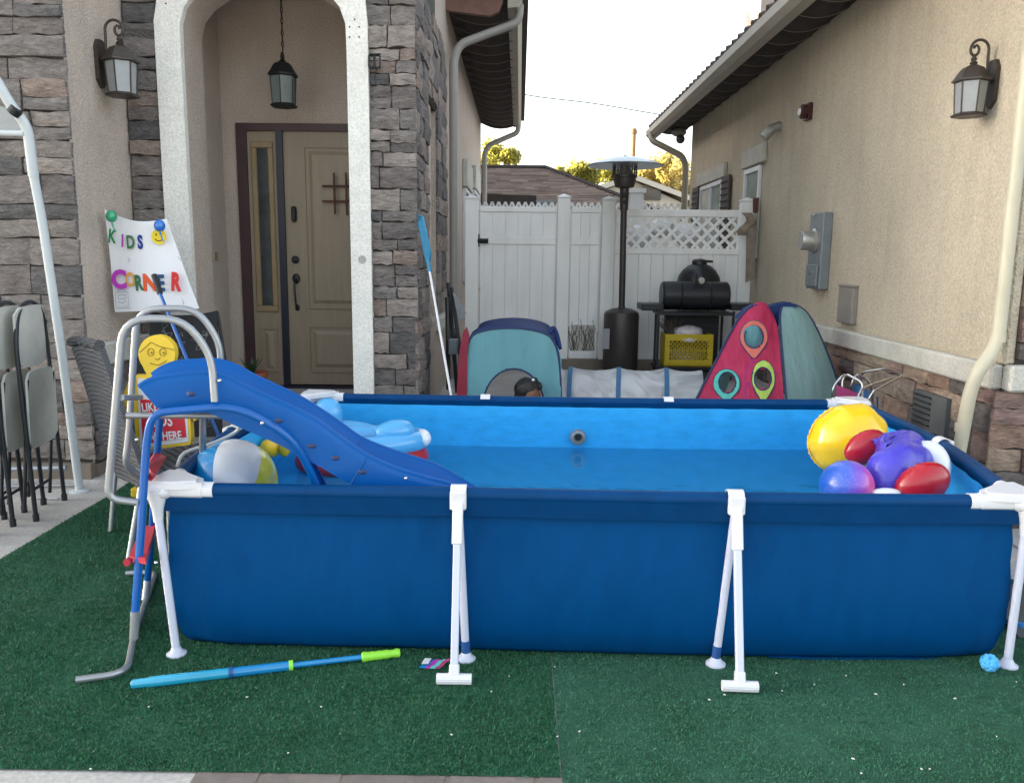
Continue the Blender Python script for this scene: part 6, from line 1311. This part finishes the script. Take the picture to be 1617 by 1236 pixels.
mb = MB(); mb.ell((hx-.01, hy+.14, gy+.22), (.11, .12, .13), 16, 10); mb.build('shirt', 'shirt', t, 60)

# ------------------------------------------------------------------ patio heater
HY = 9.15; q = at(985, 586, HY); HX = at(982, 560, HY).x; hz0 = .205
t = empty('patio_heater', (HX+.03, HY, .2), 'tall bronze mushroom patio heater with steel hood by the white fence', 'patio heater')
zt = lambda py: at(985, py, HY).z
HX = at(980, 540, HY).x; HXt = at(986, 300, HY).x; lerpx = lambda z: HX+(HXt-HX)*(z-.3)/(2.2-.3)
mb = MB(); mb.lathe([(.24, 0), (.25, .02), (.25, .045), (.20, .055)], (HX, HY, .2), 24); mb.build('base', 'heater', t, 30)
mb = MB(); z1 = zt(493); mb.lathe([(.19, .255), (.195, .27), (.195, z1-.03), (.185, z1), (.17, z1+.01), (.12, z1+.035), (.04, z1+.05), (.035, z1+.07)], (HX, HY, 0), 26); mb.build('tank_housing', 'heater', t, 30)
mb = MB(); mb.tube([(HX, HY, z1+.03), (HXt, HY, zt(330))], .035, 14); mb.build('pole', 'heater', t)
mb = MB(); c = V((HXt, HY, 0)); mb.lathe([(.045, zt(332)), (.05, zt(300)), (.05, zt(298)), (.10, zt(296)), (.12, zt(286)), (.12, zt(282)), (.13, zt(281)), (.13, zt(277)), (.06, zt(275))], c, 24); bh = mb.build('burner', 'heater', t, 30)
mb = MB()
for k in range(12): a = 2*pi*k/12; mb.tube([c+V((.128*cos(a), .128*sin(a), zt(279))), c+V((.125*cos(a), .125*sin(a), zt(262)))], .008, 6)
mb.build('guard', 'heater', t)
mb = MB(); mb.lathe([(.10, zt(276)), (.05, zt(266)), (.095, zt(261))], c, 18); mb.build('emitter', 'galv', t, 30)
mb = MB(); mb.ell((HXt+.0, HY-.05, zt(309)), (.025, .012, .025), 10, 8); mb.ell((HXt, HY-.05, zt(320)), (.016, .012, .016), 10, 8); mb.build('knob', 'iron', t)
mb = MB(); zz = zt(263); mb.lathe([(.41, zz), (.415, zz+.012), (.30, zz+.055), (.16, zz+.09), (.02, zz+.10), (.012, zz+.12)], c, 12); mb.build('hood', 'reflector', t, 8)
mb = MB(); a, b = at(952, 519, HY-.20), at(962, 551, HY-.20); mb.box(a.x, b.x, HY-.199, HY-.19, b.z, a.z); mb.build('notice', 'gray_cloth', t, 0)

# ------------------------------------------------------------------ barbecue
GY = 8.95
t = empty('barbecue', (1.9, GY, .2), 'black barrel barbecue on a stand with side shelves by the white fence', 'barbecue')
Y_ = lambda px, py, y=GY: at(px, py, y)
bz = (Y_(1096, 446).z+Y_(1096, 488).z)/2; br = (Y_(1096, 444).z-Y_(1096, 489).z)/2; x0_, x1_ = Y_(1044, 465).x, Y_(1149, 465).x
mb = MB(); mb.lathe([(br*.9, 0), (br, .02), (br, .19), (br+.008, .20), (br, .21), (br, .50), (br+.008, .51), (br, .52), (br, x1_-x0_-.02), (br*.9, x1_-x0_)], (x0_, GY, bz), 26, (1, 0, 0)); mb.build('barrel', 'grill', t, 30)
mb = MB(); dc = Y_(1103, 448, GY+.35); rr_ = (Y_(1137, 445, GY+.35).x-Y_(1068, 445, GY+.35).x)/2; mb.lathe([(rr_*1.02, -.04), (rr_, 0), (rr_*.93, .08), (rr_*.75, .15), (rr_*.5, .20), (rr_*.3, .215)], dc, 28); dm = mb.build('dome_lid', 'grill', t, 40)
mb = MB(); mb.lathe([(.085, .205), (.085, .25), (.07, .265), (.03, .275)], dc, 16); mb.tube([dc+V((.05, -.03, .25)), dc+V((.14, -.03, .245))], .014, 8); mb.build('vent_cap', 'grill', dm, 30)
mb = MB(); a = Y_(1100, 440, GY-.17); mb.obox((a.x, GY-.16, a.z-.01), (.012, 0, 0), (0, .02, 0), (0, 0, .06), .004); mb.build('handle', 'iron', t)
mb = MB(); a = Y_(1107, 443, GY-.1); mb.lathe([(.035, 0), (.035, .012), (.03, .015)], (a.x, GY-.12, a.z), 16, (0, -1, 0)); mb.build('thermometer', 'galv', t, 30)
for (a, b) in ((1010, 1044), (1149, 1192)): p0, p1 = Y_(a, 477), Y_(b, 489); mb = MB(); mb.box(p0.x, p1.x, GY-.18, GY+.2, p1.z, p0.z-.01, .008); mb.build('side_shelf', 'grill', t)
mb = MB(); a = Y_(1028, 488, GY-.15); mb.tube(spl([a, a+V((.03, 0, -.02)), a+V((.06, 0, .0)), a+V((.08, 0, .02))], 3), .006, 6); mb.build('hook', 'iron', t)
for px in (1036, 1041, 1148, 1152): mb = MB(); y_ = GY-.18 if px in (1036, 1152) else GY+.2; p = Y_(px, 490, GY); mb.box(p.x-.012, p.x+.012, y_-.012, y_+.012, .21, p.z); mb.build('leg', 'grill', t, 0)
mb = MB(); p0, p1 = Y_(1036, 490), Y_(1152, 494); mb.box(p0.x, p1.x, GY-.19, GY+.21, p1.z-.02, p1.z+.01); mb.build('frame', 'grill', t, 0)
sz = Y_(1085, 578, GY-.12).z; mb = MB(); mb.box(p0.x, p1.x, GY-.19, GY+.21, sz-.03, sz-.0); mb.build('lower_shelf', 'grill', t, 0)
mb = MB(); mb.box(p0.x+.12, p1.x-.08, GY+.12, GY+.17, .25, p0.z-.05); mb.build('back_sheet', 'grill', t, 0)
CYr = GY-.16; t = empty('milk_crate', (1.87, CYr+.15, sz), 'yellow plastic milk crate on the barbecue lower shelf', 'crate')
cx0, cx1 = at(1050, 550, CYr).x, at(1126, 550, CYr).x; cz0, cz1 = sz+.001, at(1085, 528, CYr).z; cyb = CYr+.30
mb = MB(); th = .014
for (a0_, a1_) in ((cz0, cz0+.07), (cz1-.07, cz1)):
    mb.box(cx0, cx1, CYr, CYr+th, a0_, a1_, .003); mb.box(cx0, cx1, cyb-th, cyb, a0_, a1_, .003); mb.box(cx0, cx0+th, CYr+th, cyb-th, a0_, a1_, .003); mb.box(cx1-th, cx1, CYr+th, cyb-th, a0_, a1_, .003)
for x in (cx0, cx1-.05): mb.box(x, x+.05, CYr+.001, CYr+th-.001, cz0+.07, cz1-.07)
mb.box(cx0, cx0+th, CYr+th, cyb-th, cz0+.07, cz1-.07); mb.box(cx1-th, cx1, CYr+th, cyb-th, cz0+.07, cz1-.07); mb.box(cx0, cx1, cyb-th, cyb, cz0+.07, cz1-.07); mb.box(cx0, cx1, CYr, cyb, cz0, cz0+.01)
mb.build('body', 'crate', t, 30)
mb = MB(); z0_, z1_ = cz0+.07, cz1-.07; h_ = z1_-z0_; x = cx0+.05-h_
while x < cx1-.05:
    for sg in (1, -1):
        a, b = (x, x+h_) if sg > 0 else (x+h_, x); lo, hi = cx0+.05, cx1-.05
        t0 = 0 if lo <= a <= hi else ((lo-a)/(b-a) if a < lo else (hi-a)/(b-a)); t1 = 1 if lo <= b <= hi else ((lo-a)/(b-a) if b < lo else (hi-a)/(b-a))
        if t1 > t0+.05:
            p_, q_ = V((a+(b-a)*t0, CYr+.006, z0_+h_*t0)), V((a+(b-a)*t1, CYr+.006, z0_+h_*t1)); e = (q_-p_)/2; nn = V((-e.z, 0, e.x)).normalized()*.006; mb.obox((p_+q_)/2, e, nn, (0, .004, 0))
    x += .045
mb.box(cx0+.05, cx1-.05, CYr+.003, CYr+.009, (z0_+z1_)/2-.005, (z0_+z1_)/2+.005); mb.build('crate_mesh', 'crate', t, 0)
mb = MB(); mb.tube(rnd_path([((cx0+cx1)/2-.07, CYr-.001, cz1-.045), ((cx0+cx1)/2-.06, CYr-.001, cz1-.075), ((cx0+cx1)/2+.06, CYr-.001, cz1-.075), ((cx0+cx1)/2+.07, CYr-.001, cz1-.045)], .02), .006, 6); mb.ell(((cx0+cx1)/2, CYr+.0, cz1-.055), (.05, .004, .014), 12, 6); mb.build('hand_hole', 'bag', t)
mb = MB(); mb.ell(((cx0+cx1)/2, CYr+.14, cz1+.0), (.17, .11, .085), 26, 16, None, lambda d: 1+.22*noise.noise(d*4)+.1*noise.noise(d*9)); mb.ell(((cx0+cx1)/2, CYr+.14, cz0+.10), (.21, .12, .10), 16, 10, None, lambda d: 1+.2*noise.noise(d*4)); single(mb, 'plastic_bag', 'bag', 'crumpled pinkish white plastic bag in the yellow milk crate', 'bag', smooth=60)
mb = MB(); R = random.Random(8)
for k in range(22):
    b = V((cx0+.05+R.uniform(0, .04), CYr+.06, cz1-.02)); a = R.uniform(-.9, .5); L_ = R.uniform(.12, .24); e = b+V((sin(a)*L_, R.uniform(-.03, .03), cos(a)*L_)); mb.tube([b, b.lerp(e, .6)+V((.01, 0, 0)), e], .0025, 4)
    for j in range(3): f = b.lerp(e, R.uniform(.5, 1)); mb.tube([f, f+V((R.uniform(-.03, .03), 0, R.uniform(0, .04)))], .002, 3)
o = single(mb, 'twig_bundle', 'twig', 'bundle of thin dry twigs sticking out of the milk crate', 'twigs')

# ------------------------------------------------------------------ folded beach chairs on the right
def beach(pts_list, cloth, mt, lb):
    base = at(pts_list[0][0][0], 660, pts_list[0][0][2]); t = empty('beach_chair', (base.x, base.y, gz(base.y)), lb, 'beach chair', 'folded beach chairs by the right wall')
    for P in pts_list: mb = MB(); mb.tube(rnd_path([at(*p) for p in P], .035), .0085, 8); mb.build('frame_tube', 'chrome', t)
    mb = MB(); mb.prism([at(*p) for p in cloth][::-1], (0, .012, 0)); mb.build('sling', mt, t, 0)
    return t
beach([[(1311, 680, 5.3), (1315, 610, 5.3), (1332, 592, 5.32), (1340, 592, 5.45)], [(1327, 690, 5.35), (1330, 600, 5.4), (1336, 590, 5.4), (1362, 604, 5.3), (1361, 690, 5.25)]], [(1320, 640, 5.29), (1322, 608, 5.29), (1358, 622, 5.27), (1357, 700, 5.27), (1318, 690, 5.27)], 'magenta_cloth', 'folded beach chair with magenta sling beside the teal tent')
beach([[(1342, 690, 5.5), (1344, 605, 5.5), (1352, 590, 5.5), (1374, 602, 5.45), (1378, 630, 5.45), (1376, 690, 5.4)], [(1353, 690, 5.2), (1354, 626, 5.2), (1362, 612, 5.22), (1410, 596, 5.3)]], [(1346, 640, 5.51), (1349, 605, 5.51), (1372, 618, 5.47), (1371, 700, 5.47)], 'blue_cloth', 'folded beach chair with blue sling in the middle of the stack')
beach([[(1370, 700, 5.25), (1370, 632, 5.25), (1378, 618, 5.25), (1426, 592, 5.35), (1398, 582, 5.5), (1360, 588, 5.6), (1357, 640, 5.6)], [(1384, 700, 5.4), (1385, 626, 5.4)]], [(1374, 700, 5.3), (1374, 640, 5.3), (1382, 640, 5.35), (1382, 700, 5.35)], 'blue_cloth', 'folded beach chair with long silver arms pointing at the stone wall')

# ------------------------------------------------------------------ small things on the turf
A_, B_ = az(207, 1080, .022), az(632, 1030, .022); t = empty('water_shooter', (A_.lerp(B_, .5)), 'long blue tube water shooter with lime green grip on the turf', 'water toy')
d = (B_-A_); L_ = lambda f_: A_+d*f_
mb = MB(); mb.tube([L_(0), L_(.006), L_(.06), L_(.065), L_(.345)], [.0125, .0165, .017, .0195, .0185], 14); mb.build('barrel_tip', 'gun_tip', t)
mb = MB(); mb.tube([L_(.345), L_(.36)], .0205, 14); mb.build('collar', 'leg_band', t)
mb = MB(); mb.tube([L_(.36), L_(.57)], .0175, 14); mb.build('barrel', 'gun_blue', t)
mb = MB(); mb.tube([L_(.566), L_(.582)], .0195, 14); mb.build('ring', 'lime', t)
mb = MB(); mb.tube([L_(.582), L_(.85)], .0105, 12); mb.build('plunger', 'gun_blue', t)
mb = MB(); fs_ = [.845, .85, .86, .875, .885, .90, .915, .93, .945, .96, .972, .985, .997, 1.0]; mb.tube([L_(f_) for f_ in fs_], [.011, .019, .0195, .0165, .018, .016, .0175, .016, .0175, .0145, .0145, .0175, .016, .008], 12); mb.build('grip', 'lime', t)
cs = [az(661, 1053, .02), az(693, 1056, .012), az(711, 1040, .035), az(678, 1041, .02)]
t = empty('wrapper', cs[0], 'crinkled purple, green and blue snack wrapper on the turf', 'wrapper')
for (u0, u1, mt) in ((0, .3, 'gun_blue'), (.3, .55, 'ink_purple'), (.55, .78, 'tent_turq'), (.78, 1, 'magenta_cloth')):
    G = [[cs[0].lerp(cs[1], u).lerp(cs[3].lerp(cs[2], u), v_)+V((0, 0, .006*noise.noise(V((u*6, v_*6, 1))))) for u in [u0+(u1-u0)*k/3 for k in range(4)]] for v_ in [j/5 for j in range(6)]]; mb = MB(); mb.grid(G, .001); mb.build('wrapper_panel', mt, t, 60)
G = [cs[0].lerp(cs[1], .12).lerp(cs[3].lerp(cs[2], .12), .5)+V((0, 0, .01))]
mb = MB(); mb.obox(G[0], (.012, .0, 0), (.004, .02, 0), (0, 0, .001)); mb.build('print', 'white', t, 0)
pc = az(1561, 1062, .0); pc.z = .04; mb = MB(); R = random.Random(2)
for k in range(60): d_ = V((R.gauss(0, 1), R.gauss(0, 1), R.gauss(0, 1))).normalized(); mb.ell(pc+d_*.022, (.012, .012, .012), 8, 5, None, lambda q: 1+.2*noise.noise(q*5))
single(mb, 'yarn_pompom', 'pompom', 'fluffy bright blue pompom on the turf by the right corner leg', 'pompom', smooth=60)
mb = MB(); mb.tube(spl([az(1520, 965, .03), az(1585, 976, .03), az(1620, 990, .03), az(1720, 1000, .03)], 5), .016, 10); single(mb, 'garden_hose', 'hose_blue', 'bright blue hose on the turf behind the right corner leg', 'hose')
mb = MB(); pts = [az(1586, 955, .02), az(1604, 914, .05), az(1625, 880, .02), az(1700, 900, .02), az(1690, 970, .02), az(1612, 975, .02)]; G = []
for j in range(7):
    row = []
    for i in range(9):
        u = i/8; v_ = j/6; x = 2.02+.75*u; y = 3.12+.55*v_; row.append(V((x+.05*v_, y, .012+.07*max(0, sin(pi*v_))**.6*(.7+.3*sin(u*5))+.015*noise.noise(V((u*4, v_*4, 2))))))
    G.append(row)
mb.grid(G, .01); single(mb, 'folded_tarp', 'dark_tarp', 'dark grey folded tarp lying on the ground right of the pool', 'tarp', smooth=60)
mb = MB(); q = az(1228, 1037, .01); mb.prism([q+V((-.02, 0, 0)), q+V((.015, -.006, 0)), q+V((.022, .012, 0)), q+V((-.01, .016, 0))], (0, 0, .003)); single(mb, 'plastic_scrap', 'gun_tip', 'tiny teal plastic scrap at the foot of the pool wall', 'scrap', smooth=0)
